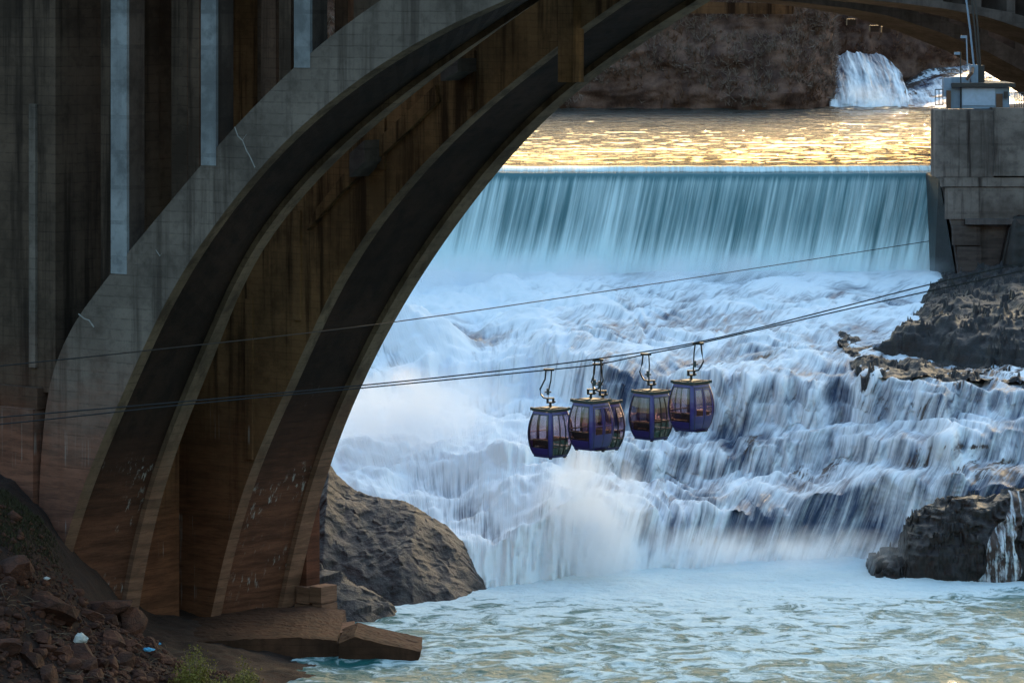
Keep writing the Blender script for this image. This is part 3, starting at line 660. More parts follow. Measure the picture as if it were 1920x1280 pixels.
# litter
blue = plain('blue_plastic', (.08, .34, .55), .35); pale = plain('pale_plastic', (.5, .47, .45), .5)
for px, py, w_, h_, mt, lb, ct in ((290, 1221, .34, .13, blue, 'crumpled light blue plastic bag with a pointed end on the rubble', 'plastic litter'), (281, 1231, .26, .1, blue, 'flat light blue plastic scrap just below the pointed blue bag', 'plastic litter'),
                              (154, 1214, .3, .28, pale, 'crumpled pale plastic bag on the rubble near the bottom left', 'plastic litter'), (90, 1100, .14, .08, pale, 'tiny white scrap on dark stones below the mossy mound', 'plastic litter')):
    x, y, z = on_bank(px, py); import bmesh
    bm = bmesh.new(); bmesh.ops.create_icosphere(bm, subdivisions=3, radius=1)
    for vt in bm.verts:
        p = vt.co; k_ = 1 + .35 * mnoise.noise(p * 2 + Vector((px, 0, 0))) + .15 * mnoise.noise(p * 5); taper = 1 - .55 * max(0, p.x)
        vt.co = Vector((p.x * w_ * k_, p.y * w_ * .6 * k_ * taper, p.z * h_ * k_ * taper))
    me = bpy.data.meshes.new('plastic_litter'); bm.to_mesh(me); bm.free(); me.materials.append(mt)
    o = bpy.data.objects.new('plastic_litter', me); COL.objects.link(o); o.location = (x, y - .35, z + .42); tag(o, lb, ct)
# yellow-green shrubs in front of the footing
leafm = plain('spring_leaf', (.17, .14, .018), .7, var=.5, scale=8)
def shrub(px, py, w_, h_, Y, n, label):
    x0, _, zt = pt(px, py, Y); r = empty('leafy_shrub', (x0, Y, zt - h_), label, 'shrub'); q = random.Random(px); m = MB(); tips = []
    for _ in range(14):
        e = Vector((x0 + q.uniform(-w_, w_), Y + q.uniform(-.8, .8), zt - h_ * q.uniform(0, .55) * 1)); e.z -= abs(e.x - x0) / w_ * h_ * .35
        b_ = Vector((x0 + q.uniform(-.3, .3), Y, zt - h_)); mdl = b_.lerp(e, .5) + Vector((q.uniform(-.15, .15), 0, .2)); m.tube([b_, mdl, e], .025, 4, .008); tips += [b_.lerp(mdl, .7), mdl, mdl.lerp(e, .5), e]
    m.build('stem', M['twig'], r)
    v = []; f = []
    for _ in range(n):
        c_ = q.choice(tips) + Vector((q.gauss(0, .16), q.gauss(0, .16), q.gauss(0, .14))); a_ = Vector((q.gauss(0, 1), q.gauss(0, 1), q.gauss(0, 1))).normalized(); b_ = a_.cross(Vector((q.gauss(0, 1), q.gauss(0, 1), q.gauss(0, 1)))).normalized(); s = q.uniform(.035, .075); i = len(v)
        v += [c_ - a_ * s, c_ + b_ * s * .5, c_ + a_ * s, c_ - b_ * s * .5]; f.append((i, i + 1, i + 2, i + 3))
    o = mesh_obj('foliage', v, f, leafm, r); o['kind'] = 'stuff'
shrub(362, 1215, .75, 2.2, 163, 2600, 'yellow green leafy shrub in front of the concrete footing, taller one'); shrub(455, 1238, .6, 1.6, 163, 1300, 'smaller yellow green shrub right of the taller leafy shrub'); shrub(400, 1262, .7, 1.2, 162.4, 1000, 'low yellow green shrub between the two taller shrubs at the bottom edge')

# ------------------------------------------------------------------ boulders in the water
def outcrop(name, x0, x1, y0, y1, zf, mat, label, nx=220, ny=200, cat='rock', rough=.5, terrace=0, tilt=0.0, seed=0, facet=.55, dens=1.6, jut=.12):
    X, Y = np.meshgrid(np.linspace(x0, x1, nx), np.linspace(y0, y1, ny)); Z = zf(X, Y)
    m_ = sstep(-.6, .4, Z)
    a_ = X * 1.0 + .5 * Z; b_ = Y * .8 - .4 * Z
    # cellular facets
    rsx = np.random.RandomState(seed + 1); n = int((x1 - x0) * (y1 - y0) * dens); px_ = rsx.uniform(x0, x1, n); py_ = rsx.uniform(y0, y1, n); ph = rsx.normal(size=n); gx = rsx.normal(size=n) * .5; gy = rsx.normal(size=n) * .35
    bd = np.full(X.shape, 1e9); bi = np.zeros(X.shape, int); sk = .45 * X
    for i in range(n):
        dx_, dy_ = X - px_[i], Y - py_[i]; d = (.55 * (.8 * dx_ + .6 * dy_)) ** 2 + (1.5 * (.8 * dy_ - .6 * dx_)) ** 2; c_ = d < bd; bd = np.where(c_, d, bd); bi = np.where(c_, i, bi)
    cell = .10 * ph[bi] + gx[bi] * (X - px_[bi]) * .6 + gy[bi] * (Y - py_[bi]) * .6
    Z = Z + m_ * (facet * cell + rough * (.6 * fbm(X * .35 + seed, Y * .35, o=4) + .25 * (ridged(a_ * .8, b_ * .8 + seed, o=4) - .6)))
    if terrace:
        Zt = np.floor(Z / terrace + .35 * fbm(X * .6, Y * .6, o=3)) * terrace; fr = sstep(.55, 1, Z / terrace - np.floor(Z / terrace)); wt_ = sstep(-.35, .25, fbm(X * .3 + seed, Y * .3, o=3)) * .7; Z = (1 - wt_) * Z + wt_ * (Zt + fr * terrace)
    Y = Y + jut * fbm(X * 1.1, Z * 1.5 + seed, o=3) + jut * .8 * (ridged(X * .9 + .5 * Z, Z * 1.4 + seed, o=4) - .6)
    o = mesh_obj(name, np.stack([X, Y, Z], -1).reshape(-1, 3), grid_faces(ny, nx), mat, smooth=False)
    return tag(o, label, cat), (X, Y, Z)
def prof_rock(pts, Yr, Yf, pw=.6, back=4, base=-1.2):
    xs = [(p[0] - 960) / F * Yr for p in pts]; zs = [ZC - p[1] * Yr / F for p in pts]
    def zf(X, Y):
        rz = np.interp(X, xs, zs); yf = np.interp(X, [p[0] for p in Yf], [p[1] for p in Yf]) + .8 * fbm(X * .5, X * 0, o=3)
        q = (Y - yf) / (Yr - yf); f_ = np.where(q <= 1, np.clip(q, 0, 1) ** pw, 1 - np.clip((Y - Yr) / back, 0, 1) ** 1.6)
        return base + (rz - base) * f_ - (q < 0) * 0.6
    return zf
outcrop('boulder', -13.5, -.4, 188.5, 204, prof_rock([(480, 850), (560, 868), (600, 880), (617, 864), (632, 886), (650, 906), (690, 924), (730, 935), (780, 952), (830, 985), (870, 1022), (905, 1062), (932, 1100), (945, 1150)], 198.5,
        [(-13.5, 189.5), (-6, 190.2), (-3, 191.0), (-1.5, 193), (-.6, 196)], .62), M['rock_warm'], 'large faceted brown boulder beside the arch foot, lit on its right slope', seed=2, facet=.26, nx=340, ny=340, rough=.85, dens=4, jut=.2)
outcrop('low_rock', -12.5, -5.2, 183.8, 191, prof_rock([(520, 1052), (600, 1062), (640, 1078), (690, 1108), (730, 1130), (750, 1155)], 188.3, [(-12.5, 184.4), (-7.5, 184.8), (-5.9, 186.6)], .7, 3, -.6), M['rock_warm'],
        'low wet dark rock at the waterline in front of the big brown boulder', seed=5, nx=160, ny=140, rough=.35)
_, RR = outcrop('rock', 18.6, 32, 197.5, 210, prof_rock([(1622, 1100), (1636, 1046), (1690, 1032), (1697, 985), (1712, 962), (1740, 945), (1790, 934), (1822, 926), (1850, 938), (1880, 930), (1905, 918), (1940, 914), (2000, 905), (2100, 900)], 202.2,
        [(18.6, 200), (20.5, 199.2), (24, 198.6), (32, 198)], .30, 6), M['rock_dark'], 'big black layered rock standing in the pool at the right edge', seed=7, terrace=.45, rough=.6, facet=.6, nx=300, ny=300, jut=.7)
hX, hY = np.meshgrid(np.linspace(26.0, 44, 10), np.linspace(246, 268, 10))
def ledge_z(X, Y):
    j = np.clip(np.searchsorted(XC, X), 0, len(XC) - 1); z = np.zeros_like(X)
    for i in range(6):
        y0, y1 = NY[i][j], NY[i + 1][j]; s_ = (Y >= y0) & (Y < y1 + 1e-6); z = np.where(s_, NZ[i][j] + (Y - y0) / (y1 - y0 + 1e-6) * (NZ[i + 1][j] - NZ[i][j]), z)
    z = np.where(Y >= NY[6][j], NZ[6][j], z)
    px = 960 + F * X / Y; edge = np.interp(Y, [223, 225, 228, 230, 233, 237, 244, 256, 268], [2020, 1880, 1760, 1648, 1688, 1704, 1716, 1742, 1756])
    m_ = sstep(edge - 30, edge + 25, px + 14 * fbm(X * .7, Y * .7, o=3)) * sstep(224, 226, Y)
    return z - 1.2 + m_ * (1.25 + .9 * fbm(X * .35 + 4, Y * .22, o=4) + .03 * (px - edge) * .25 + .3 * fbm(X * .2, Y * .3, o=3))
outcrop('rock_ledge', 20.5, 44, 219, 268.5, ledge_z, M['rock_ledge'], 'wide dark rock shelf below the right abutment, beside the white water', seed=9, rough=1.2, facet=.5, terrace=.55, nx=280, ny=420)
for px, py, s, Y, lb in ((1413, 838, .85, 223.5, 'narrow dark rock poking through the middle of the cascade'), (1895, 640, 1.3, 243, 'black boulder on the rapids at the right edge under the rock shelf'), (1915, 682, .8, 241, 'small black rock at the right edge below the black boulder')):
    me = rockmesh(px, 3); me.name = 'cascade_rock'; me.materials.clear(); me.materials.append(M['rock_dark'])
    o = bpy.data.objects.new('cascade_rock', me); COL.objects.link(o); o.location = pt(px, py, Y); o.scale = (s * (.5 if px == 1413 else 1.5), s, s * (1.5 if px == 1413 else .8)); o.rotation_euler = (0, .25, .4); tag(o, lb, 'rock')
# trickle of white water down the right-hand rock
Xr, Yr, Zr = RR; sp = []
n = 46; tl = np.linspace(0, 1, n); wr = []
for q in tl:
    px = 1908 - 52 * q + 10 * math.sin(q * 9); wd = 10 + 26 * q
    row = []
    for a_ in np.linspace(-1, 1, 14):
        X_ = (px + a_ * wd - 960) / F * 200.5; Z_ = 4.4 * (1 - q) + .0
        j = int(np.clip((X_ - 18.6) / (32 - 18.6) * (Xr.shape[1] - 1), 0, Xr.shape[1] - 1)); col_z = Zr[:, j]; i = int(np.argmax(col_z > Z_)) if (col_z > Z_).any() else int(np.argmax(col_z))
        row.append((X_, Yr[i, j] - .12 - .06 * math.cos(a_ * 1.5), min(Z_, col_z[i]) + .05))
    wr += row
mesh_obj('rivulet', np.array(wr), grid_faces(n, 14), M['cascade'], smooth=True, kind='structure', uv=np.array([(p[0] * 1.5, p[2]) for p in wr]), attrs={'foam': np.full(len(wr), .45), 'bare': np.full(len(wr), .62)})

# ------------------------------------------------------------------ right abutment with the machine house
ab = empty('dam_abutment', (34, 262, 8), 'stained grey concrete abutment tower at the right end of the weir', 'abutment')
YA = 262.0
def fbox(px0, px1, py0, py1, Y, depth, mat, name, parent=ab): return MB().prism([pt(px0, py1, Y), pt(px1, py1, Y), pt(px1, py0, Y), pt(px0, py0, Y)], (0, depth, 0)).build(name, mat, parent)
fbox(1754, 1863, 207, 332, YA, 3, M['conc_pier'], 'tower')
fbox(1863.5, 2200, 203, 330, YA - .25, 11.3, M['conc_pier'], 'wall_panel')
# battered lower part
MB().prism([pt(1760, 332.5, YA + .1), pt(2200, 332.5, YA + .1), pt(2200, 560, YA + .1), pt(1800, 540, YA + .1), pt(1786, 430, YA + .1), pt(1770, 360, YA + .1)], (0, 10, 0)).build('base', M['conc_pier'], ab)
for y0, y1, x0, x1, dy in ((333, 350, 1764, 2200, -.12), (352, 411, 1772, 2200, -.05), (424, 460, 1786, 1838, -.2), (462.5, 512, 1796, 1840, -.3)):
    fbox(x0, x1, y0, y1, YA + dy, .5, M['conc_pier'], 'wall_panel')
fbox(1812, 2200, 411, 421, YA - .8, 1.2, M['conc_far'], 'ledge')
MB().prism([pt(1745, 330, YA + 4), pt(1760, 330, YA + .8), pt(1800, 560, YA + .8), pt(1750, 560, YA + 4)], (0, 5, 0)).build('side_wall', M['rock_dark'], ab)
outcrop('rock', 31.2, 45, 258.5, 263, lambda X, Y: 9 + 5.6 * sstep(259.3, 261.5, Y + .8 * fbm(X * .4, Y * 0, o=3)) * sstep(33.4, 35.2, X) + 1.2 * sstep(31.2, 34, X), M['rock_dark'], 'dark craggy rock under the ledge of the right abutment', seed=13, nx=150, ny=120)
steelb = plain('blue_grey_steel', (.2, .27, .37), .45); dark = plain('dark_metal', (.03, .028, .03), .5); paleb = plain('pale_blue_panel', (.36, .45, .6), .5); rust = plain('rusty_metal', (.12, .06, .035), .7)
YH = 264.0
hs = empty('machine_house', pt(1845, 205, YH), 'low pale blue machine house with a flat dark roof on the abutment', 'hut')
fbox(1802, 1893, 164, 204, YH, 5, steelb, 'wall', hs); fbox(1804, 1866, 165, 198, YH - .05, .1, paleb, 'front_panel', hs)
MB().prism([pt(1785, 163.5, YH - .4), pt(1904, 163.5, YH - .4), pt(1904, 156, YH - .4), pt(1785, 156, YH - .4)], (0, 6, 0)).build('roof', dark, hs)
fbox(1868, 1880, 176, 202, YH - .12, .12, rust, 'door', hs); fbox(1883, 1890, 172, 184, YH - .3, .3, dark, 'meter_box', hs)
cb = empty('steel_cabinet', pt(1785, 205, YH), 'blue grey steel cabinet stepped up beside the machine house', 'cabinet')
fbox(1770, 1785, 146, 182, YH + .2, 1.2, steelb, 'body', cb); fbox(1784.5, 1818, 145, 163, YH + .6, 1.5, steelb, 'upper_box', cb); fbox(1780, 1800, 164, 204, YH + .25, 1, steelb, 'lower_box', cb); fbox(1775, 1783, 170, 204, YH - .1, .3, rust, 'bracket', cb)
tw = empty('cable_mast_base', pt(1832, 156, YH), 'square blue steel base carrying the dark cable pipes above the hut', 'mast base')
fbox(1821, 1834, 122, 156, YH + 1, 1.2, steelb, 'body', tw); fbox(1834.5, 1846, 123, 156, YH + 1.4, 1.0, dark, 'side_plate', tw)
m = MB(); m.tube([pt(1812, 150, YH), pt(1817, 143, YH), pt(1822, 138, YH), pt(1824, 128, YH + 1)], .12, 6); m.build('elbow_pipe', rust, tw)
for xa, xb in ((1813, 1826), (1823, 1834), (1829.5, 1838)):
    MB().tube([pt(xb, 125, YH + 1.5), pt((xa + xb) / 2, 60, YH + 1.5), pt(xa - 1, 2, YH + 1.5), pt(xa - 4, -30, YH + 1.5)], .075, 6).build('conduit', steelb if xa == 1813 else dark, tw)
for i, (x_, yt, yb_, lb) in enumerate(((1802, 98, 204, 'tall dark lamp post with a square head left of the cable pipes'), (1814, 67, 125, 'short pale lamp post leaning beside the cable pipes'))):
    lp = empty('lamp_post', pt(x_, yb_, YH - .1), lb, 'lamp post'); MB().tube([pt(x_, yb_, YH - .1), pt(x_ - (1 if i == 0 else 2), yt, YH - .1)], .05, 6).build('post', dark if i == 0 else steelb, lp)
    fbox(x_ - 12, x_ - 2 if i == 0 else x_ - 1, yt, yt + 5, YH - .3, .4, steelb, 'lamp_head', lp)
def railing(px0, px1, py0, py1, Y, step, label):
    r = empty('railing', pt(px0, py1, Y), label, 'railing'); m = MB(); n = int(round((px1 - px0) / step))
    for i in range(n + 1): x = px0 + (px1 - px0) * i / n; m.tube([pt(x, py0, Y), pt(x, py1, Y)], .028, 4)
    o = m.build('baluster', dark, r); o['kind'] = 'stuff'
    for y in (py0, (py0 + py1) / 2, py1): MB().tube([pt(px0, y, Y), pt(px1, y, Y)], .035, 4).build('rail', dark, r)
railing(1753.5, 1768, 168, 197, YH - 1.5, 7.2, 'small square steel cage railing hanging at the left of the machine house'); railing(1903, 1990, 174, 203, YH - 1, 4, 'dark barred railing running right from the machine house')

# ------------------------------------------------------------------ far arch bridge
FU = Vector((.8, .6, 0)); FW = Vector((-.6, .8, 0)); fb = empty('far_arch_bridge', (70, 360, 18), 'distant slender concrete arch bridge crossing the upper river behind the abutment', 'bridge')
def onf(P, k, C):
    P = np.array(P, float); al = (P[:, 0] - 960) / F; Y = (C + k) / (al * FW.x + FW.y); X = al * Y; return np.stack([X, Y, ZC - P[:, 1] * Y / F], 1)
CF = 330 * FW.y + (1760 - 960) / F * 330 * FW.x
lo = onf([(1300, -12), (1410, -3), (1500, 5), (1590, 16), (1670, 31), (1760, 60), (1850, 97), (1920, 134), (2000, 185), (2080, 245)], 0, CF); hi = onf([(1300, -36), (1410, -28), (1560, -1), (1640, 10), (1710, 22), (1770, 38), (1850, 66), (1920, 101), (2000, 145), (2080, 195)], 0, CF)
lo = np.array([[np.interp(q, np.linspace(0, 1, len(lo)), lo[:, i]) for i in range(3)] for q in np.linspace(0, 1, 40)]); hi = np.array([[np.interp(q, np.linspace(0, 1, len(hi)), hi[:, i]) for i in range(3)] for q in np.linspace(0, 1, 40)])
fwv = np.array(FW)
def frib(off):
    m = MB(); n = len(lo); a_ = lo + off; b_ = hi + off; c_ = lo + off + fwv * 5.2; d_ = hi + off + fwv * 5.2; q = [(i, i + 1, n + i + 1, n + i) for i in range(n - 1)]
    m.add(np.vstack([a_, b_]), q); m.add(np.vstack([a_, c_]), q); m.add(np.vstack([b_, d_]), q); m.add(np.vstack([c_, d_]), q); return m.build('arch_rib', M['conc_far'], fb)
frib(np.zeros(3)); frib(-fwv * 12)
for off in (0, -12):
    for i in range(2, 38, 4):
        p = hi[i] + fwv * (off + .3); zt = 40
        MB().prism([p - np.array(FU) * .5 + (0, 0, -.4), p + np.array(FU) * .5 + (0, 0, -.4), (*(p + np.array(FU) * .5)[:2], zt), (*(p - np.array(FU) * .5)[:2], zt)], fwv * 4.2).build('column', M['conc_far'], fb)
p0 = lo[0] - np.array(FU) * 60; p1 = lo[-1]
MB().prism([(*(p0 - fwv * 14)[:2], 40), (*(p1 - fwv * 14)[:2], 40), (*(p1 - fwv * 14)[:2], 45), (*(p0 - fwv * 14)[:2], 45)], fwv * 21).build('deck', M['conc_far'], fb)  # deck deepened above the view, extra height added to shade the pool
# pipe beam slung under the crown, brackets
MB().prism([pt(1262, 2, 345), pt(1490, 8, 345), pt(1488, 27, 345), pt(1280, 26, 345)], (0, 3, 0)).build('cross_beam', M['conc_brown'], fb)
for x, y in ((1597, 44), (1640, 56), (1662, 58)): fbox(x - 8, x + 8, y - 8, y + 4, 338, 1.5, dark, 'bracket', fb)

# ------------------------------------------------------------------ gondolas and their cables
purple = NT('purple_paint'); p_ = purple.pos(); purple = purple.done(purple.principled(color=purple.mix(purple.noise(p_, 2, 3), (.036, .024, .15), (.058, .042, .22)), rough=.35, coat=.3))
purple2 = plain('dark_purple_panel', (.035, .02, .12), .4); black = plain('black_trim', (.012, .011, .013), .4); roofm = plain('roof_grey_green', (.045, .06, .064), .85); tan = plain('tan_trim', (.12, .09, .06), .9); seatm = plain('seat_dark', (.03, .022, .022), .6); pole = plain('pale_pole', (.6, .56, .55), .4)
gt = NT('tinted_glass'); fr = .10
glass = gt.done(gt.n('ShaderNodeMixShader', {0: fr, 1: gt.n('ShaderNodeBsdfTransparent', {0: (.80, .74, .78)}).outputs[0], 2: gt.n('ShaderNodeBsdfGlossy', {0: (.8, .8, .85), 1: .06}).outputs[0]}).outputs[0])
HC = 1.92
def wd(h): return float(np.interp(h, [0, .12, .35, .65, .92, 1.15, 1.45, 1.7, 1.92], [.50, .565, .645, .705, .722, .715, .672, .61, .54]))
SID = [(Vector((0, -1, 0)), Vector((1, 0, 0))), (Vector((1, 0, 0)), Vector((0, 1, 0))), (Vector((0, 1, 0)), Vector((-1, 0, 0))), (Vector((-1, 0, 0)), Vector((0, -1, 0)))]
def patch(side, s0, s1, h0, h1, off=0.0, th=.03, ns=4, nh=8):
    n, t = SID[side]; v = []; f = []
    for lay in (off, off - th):
        for i in range(nh + 1):
            h = h0 + (h1 - h0) * i / nh
            for j in range(ns + 1):
                s = s0 + (s1 - s0) * j / ns; w = wd(h); bul = .045 * (1 - s * s)
                rc = max(0, abs(s) - .86) / .14
                p = n * (w + lay + bul - .07 * rc * rc) + t * s * (w + lay * abs(s)); v.append((p.x, p.y, h))
    k = (nh + 1) * (ns + 1); q = lambda i, j: i * (ns + 1) + j
    for i in range(nh):
        for j in range(ns):
            a_ = (q(i, j), q(i, j + 1), q(i + 1, j + 1), q(i + 1, j)); f.append(a_); f.append(tuple(x + k for x in a_[::-1]))
    loop = [q(0, j) for j in range(ns)] + [q(i, ns) for i in range(nh)] + [q(nh, j) for j in range(ns, 0, -1)] + [q(i, 0) for i in range(nh, 0, -1)]
    for a_, b_ in zip(loop, loop[1:] + loop[:1]): f.append((a_, b_, b_ + k, a_ + k)[::-1])
    return v, f
def gondola(label, bulge, clip):
    """clip = hang point on the cable in cabin space; bulge = +1 or -1, side the hanger bows to"""
    r = empty('gondola_cabin', (0, 0, 0), label, 'gondola', 'purple gondola cabins on the cable')
    L_ = dict(local=True)
    m = MB()
    for sd_ in range(4):
        m.add(*patch(sd_, -1, -.80, .1, HC, ns=3)); m.add(*patch(sd_, .80, 1, .1, HC, ns=3)); m.add(*patch(sd_, -.80, .80, HC - .1, HC, nh=2))
    m.build('frame', purple, r, **L_)
    m = MB()
    for sd_ in range(4): m.add(*patch(sd_, -1, 1, .0, .1, nh=2, ns=10))
    m.box((0, 0, .02), (1.0, 1.0, .05)); m.build('skirt', purple2, r, **L_)
    m = MB()
    for sd_ in range(4):
        for s_ in (-.8, .8): m.add(*patch(sd_, s_ - .018, s_ + .018, .1, HC - .08, .008, .03, 1))
        m.add(*patch(sd_, -.8, .8, HC - .13, HC - .1, .004, .03, 4, 1))
    m.build('seal', black, r, **L_)
    def window(sd_, s0, s1, h0, h1):
        w = mesh_obj('window', *patch(sd_, s0, s1, h0, h1, -.012, .012, 4, 8), glass, r, **L_); return w
    # doors: two leaves with a glass top and a purple foot
    for s0, s1 in ((-.78, -.02), (.02, .78)):
        m = MB(); a_, b_ = s0, s1; e = .09
        m.add(*patch(0, a_, a_ + e, .12, HC - .14)); m.add(*patch(0, b_ - e, b_, .12, HC - .14)); m.add(*patch(0, a_ + e, b_ - e, .12, .66, nh=4)); m.add(*patch(0, a_ + e, b_ - e, HC - .2, HC - .14, nh=1)); m.add(*patch(0, a_ + e, b_ - e, 1.0, 1.03, nh=1))
        d_ = m.build('door', purple, r, **L_)
        mesh_obj('pane', *patch(0, a_ + e, b_ - e, .66, HC - .2, -.012, .012), glass, d_, **L_)
    m = MB(); m.add(*patch(0, -.018, .018, .12, HC - .12, .006, .03, 1)); m.build('door_seal', black, r, **L_)
    # rear glazing with mullions
    m = MB()
    for s_ in (-.24, .24): m.add(*patch(2, s_ - .025, s_ + .025, .12, HC - .13, .004, .04, 1))
    for h_ in (.44, .80): m.add(*patch(2, -.78, .78, h_, h_ + .045, .003, .04, 6, 1))
    m.build('mullion', black, r, **L_)
    for s0, s1 in ((-.78, -.24), (-.24, .24), (.24, .78)): window(2, s0, s1, .12, HC - .13)
    for sd_ in (1, 3):
        window(sd_, -.78, .78, .12, HC - .13)
        mesh_obj('window_bar', *patch(sd_, -.78, .78, .72, .76, .003, .03, 6, 1), black, r, **L_); mesh_obj('kick_panel', *patch(sd_, -.78, .78, .12, .4, .002, .03, 6, 2), purple2, r, **L_)
    # inside
    m = MB()
    for sx in (-1, 1): m.box((sx * .42, 0, .42), (.34, .95, .07)); m.box((sx * .55, 0, .62), (.07, .95, .3)); m.box((sx * .42, 0, .22), (.25, .9, .36))
    m.build('seat', seatm, r, **L_)
    m = MB()
    for sx in (-1, 1): m.tube([(sx * .27, -.45, .47), (sx * .27, 0, .45), (sx * .27, .45, .47)], .02, 5)
    m.tube([(.12, .1, .1), (.12, .1, .7)], .03, 6); m.build('seat_rail', pole, r, **L_)
    # roof plate with curled-out corners
    m = MB(); m.box((0, 0, HC + .07), (1.12, 1.12, .05)); m.box((0, 0, HC + .12), (.6, .6, .08))
    for sx in (-1, 1):
        for sy in (-1, 1): m.box((sx * .56, sy * .56, HC + .1), (.1, .1, .12))
    for q in range(4):
        n_, t_ = SID[q]; m.box(n_ * .56 + Vector((0, 0, HC + .1)), (1.2 if abs(t_.x) else .05, 1.2 if abs(t_.y) else .05, .07))
    m.build('roof', roofm, r, **L_)
    MB().box((0, 0, HC + .025), (1.1, 1.1, .03)).build('roof_trim', tan, r, **L_)
    MB().box((0, -.52, .0), (.6, .22, .05)).build('step', black, r, **L_)
    MB().box((.42, .42, -.03), (.1, .1, .06)).box((-.42, .42, -.03), (.1, .1, .06)).build('buffer', black, r, **L_)
    # yoke and hanger, lying in the plane across the view (local diagonal)
    dg = Vector((math.cos(ROT), -math.sin(ROT), 0)) ; up = Vector((0, 0, 1)); nn = Vector((math.sin(ROT), math.cos(ROT), 0))
    A = lambda x, z: dg * x + up * z
    m = MB(); ax = (dg, nn, up)
    m.box(A(0, HC + .25), (.1, .1, .22), ax); m.box(A(0, HC + .36), (.34, .14, .06), ax)
    for x in (-.12, .12): m.box(A(x, HC + .46), (.10, .2, .18), ax)
    m.box(A(0, HC + .54), (.34, .14, .05), ax); m.box(A(.17, HC + .39), (.1, .1, .06), ax); m.build('yoke', black, r, **L_)
    cx, cz = clip; b = bulge; z0 = HC + .5
    m = MB(); m.tube([A(cx + b * .12, cz), A(cx + b * .16, cz - .4), A(b * .42 + cx * .3, z0 + .42), A(b * .40, z0 + .2), A(b * .30, z0 + .07), A(b * .1, z0 + .02)], .035, 7)
    m.tube([A(cx - b * .12, cz), A(cx * .6 - b * .06, cz - .45), A(b * .10, z0 + .25), A(b * .09, z0)], .03, 7)
    m.build('hanger', black, r, **L_)
    m = MB(); m.box(A(b * .09 + cx * .2, z0 + .32), (.12, .12, .26), ax); m.box(A(b * .09 + cx * .2, z0 + .3), (.28, .06, .05), ax); m.build('damper', roofm, r, **L_)
    m = MB(); m.box(A(cx, cz + .0), (.46, .12, .09), ax); m.build('cable_grip', black, r, **L_)
    return r
ROT = 0
YN, YF = 155.0, 158.5
cabins = [   # centre px, bottom py, depth, clip px, face (0: end window left + doors right, 1: glazing left + end window right), bulge, label
 (1032, 855, YF, (1029, 693), 1, -1, 'leftmost purple gondola cabin, hanging lowest on the far cable'),
 (1130, 841, YF + .4, (1121, 683), 1, -1, 'purple gondola cabin mostly hidden behind the second cabin with purple doors'),
 (1221, 822, YF, (1211, 664), 1, -1, 'purple gondola cabin partly covered by the rightmost cabin'),
 (1108, 841, YN, (1121, 675), 0, 1, 'purple gondola cabin in the middle with purple double doors, in front of another'),
 (1296, 806, YN, (1309, 644), 0, 1, 'rightmost and highest purple gondola cabin with doors facing right')]
for px, py, Y, (kx, ky), face, b, lb in cabins:
    ROT = math.radians(45 if face == 0 else 225); loc = pt(px, py, Y); cl = pt(kx, ky, Y)
    # turn: doors (local -Y) face right-and-towards the camera for face 0; rear glazing faces left-and-towards for face 1
    g_ = gondola(lb, b, (cl[0] - loc[0], cl[2] - loc[2])); g_.location = loc; g_.rotation_euler.z = ROT
cabm = plain('steel_cable', (.012, .011, .014), .8)
def cable(pts, name, label, r=.028):
    P = [Vector(p) for p in pts]; q = []
    for i in range(len(P) - 1):
        for k_ in range(6):
            t_ = k_ / 6; a_ = P[max(i - 1, 0)]; b_ = P[i]; c_ = P[i + 1]; d_ = P[min(i + 2, len(P) - 1)]
            q.append(.5 * ((2 * b_) + (c_ - a_) * t_ + (2 * a_ - 5 * b_ + 4 * c_ - d_) * t_ * t_ + (-a_ + 3 * b_ - 3 * c_ + d_) * t_ ** 3))
    q.append(P[-1]); o = MB().tube(q, r, 5).build(name, cabm); tag(o, label, 'cable')
def dY(px): return (1 - abs(px - 960) / 4000)
cable([pt(x, y, YN) for x, y in ((-500, 824), (0, 782), (340, 753), (680, 722), (900, 699), (1105, 674.5), (1310, 641), (1560, 580), (1740, 534), (1920, 492), (2300, 400))], 'haul_cable', 'near gondola cable carrying the two front purple cabins')
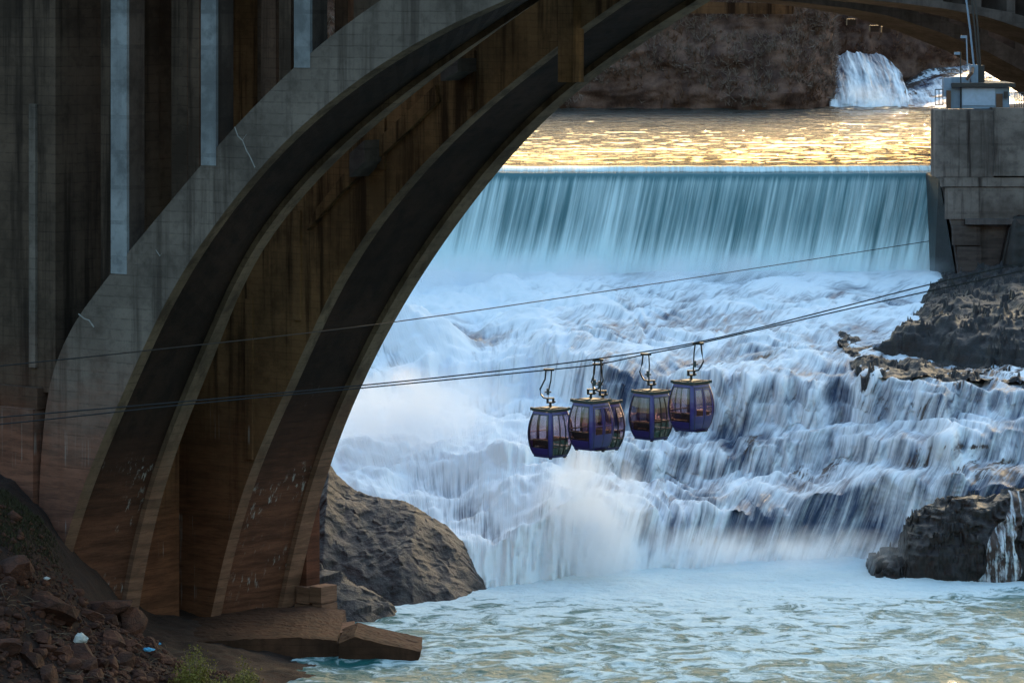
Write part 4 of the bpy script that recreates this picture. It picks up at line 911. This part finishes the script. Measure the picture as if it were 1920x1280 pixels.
cable([pt(x, y, YF) for x, y in ((-500, 840), (0, 795), (340, 759), (680, 727), (1020, 694), (1122, 682.5), (1211, 664), (1310, 644), (1560, 586), (1740, 546), (1920, 507), (2300, 420))], 'haul_cable', 'far gondola cable carrying the three rear purple cabins')
cable([pt(x, y, Y) for x, y, Y in ((-300, 720, 150), (0, 686, 155), (285, 656, 161), (735, 604, 178), (1240, 530, 214), (1742, 452, 262.2))], 'guy_cable', 'single thin cable running from the arch up to the right abutment', .027)

# ------------------------------------------------------------------ mist over the falls
def mist(c, r, dens, seed, color=(.99, .985, 1), ns=.35, pw=1.0):
    t = NT('mist'); oc = t.n('ShaderNodeTexCoord').outputs['Object']
    ln = t.n('ShaderNodeVectorMath', {0: oc}, operation='LENGTH').outputs['Value']
    fall_ = t.math('POWER', t.math('SUBTRACT', 1.0, ln, True), 1.3)
    n_ = t.ramp(t.noise(t.n('ShaderNodeVectorMath', {0: t.pos(), 1: (seed * 13.7, 0, 0)}, operation='ADD').outputs[0], ns, 5, .6, .4), .36, .68)
    d_ = t.math('MULTIPLY', t.math('MULTIPLY', fall_, n_), dens)
    vol = t.n('ShaderNodeVolumePrincipled', {'Color': color, 'Density': d_, 'Anisotropy': .35}).outputs[0]
    m_ = t.done(None, vol)
    import bmesh
    bm = bmesh.new(); bmesh.ops.create_icosphere(bm, subdivisions=3, radius=1); me = bpy.data.meshes.new('mist'); bm.to_mesh(me); bm.free(); me.materials.append(m_)
    o = bpy.data.objects.new('mist', me); COL.objects.link(o); o.location = c; o.scale = r; o['kind'] = 'stuff'
mist(pt(740, 800, 217), (5.8, 6, 4.0), 1.25, 1, ns=.5); mist(pt(860, 760, 219), (4.5, 5, 2.6), .5, 7, ns=.6)
mist(pt(1110, 985, 201), (3.6, 3.2, 5.2), 2.2, 2, ns=.5); mist(pt(1010, 1050, 201), (4.0, 3, 2.4), 1.2, 8, ns=.6)
mist(pt(1300, 515, 263.5), (24, 4, 2.0), .8, 3); mist(pt(900, 515, 262), (14, 4, 2.0), .8, 6)
mist(pt(1420, 1030, 201.5), (12, 3, 1.5), .7, 4); mist(pt(1630, 185, 412), (5, 4, 2.0), .3, 5)
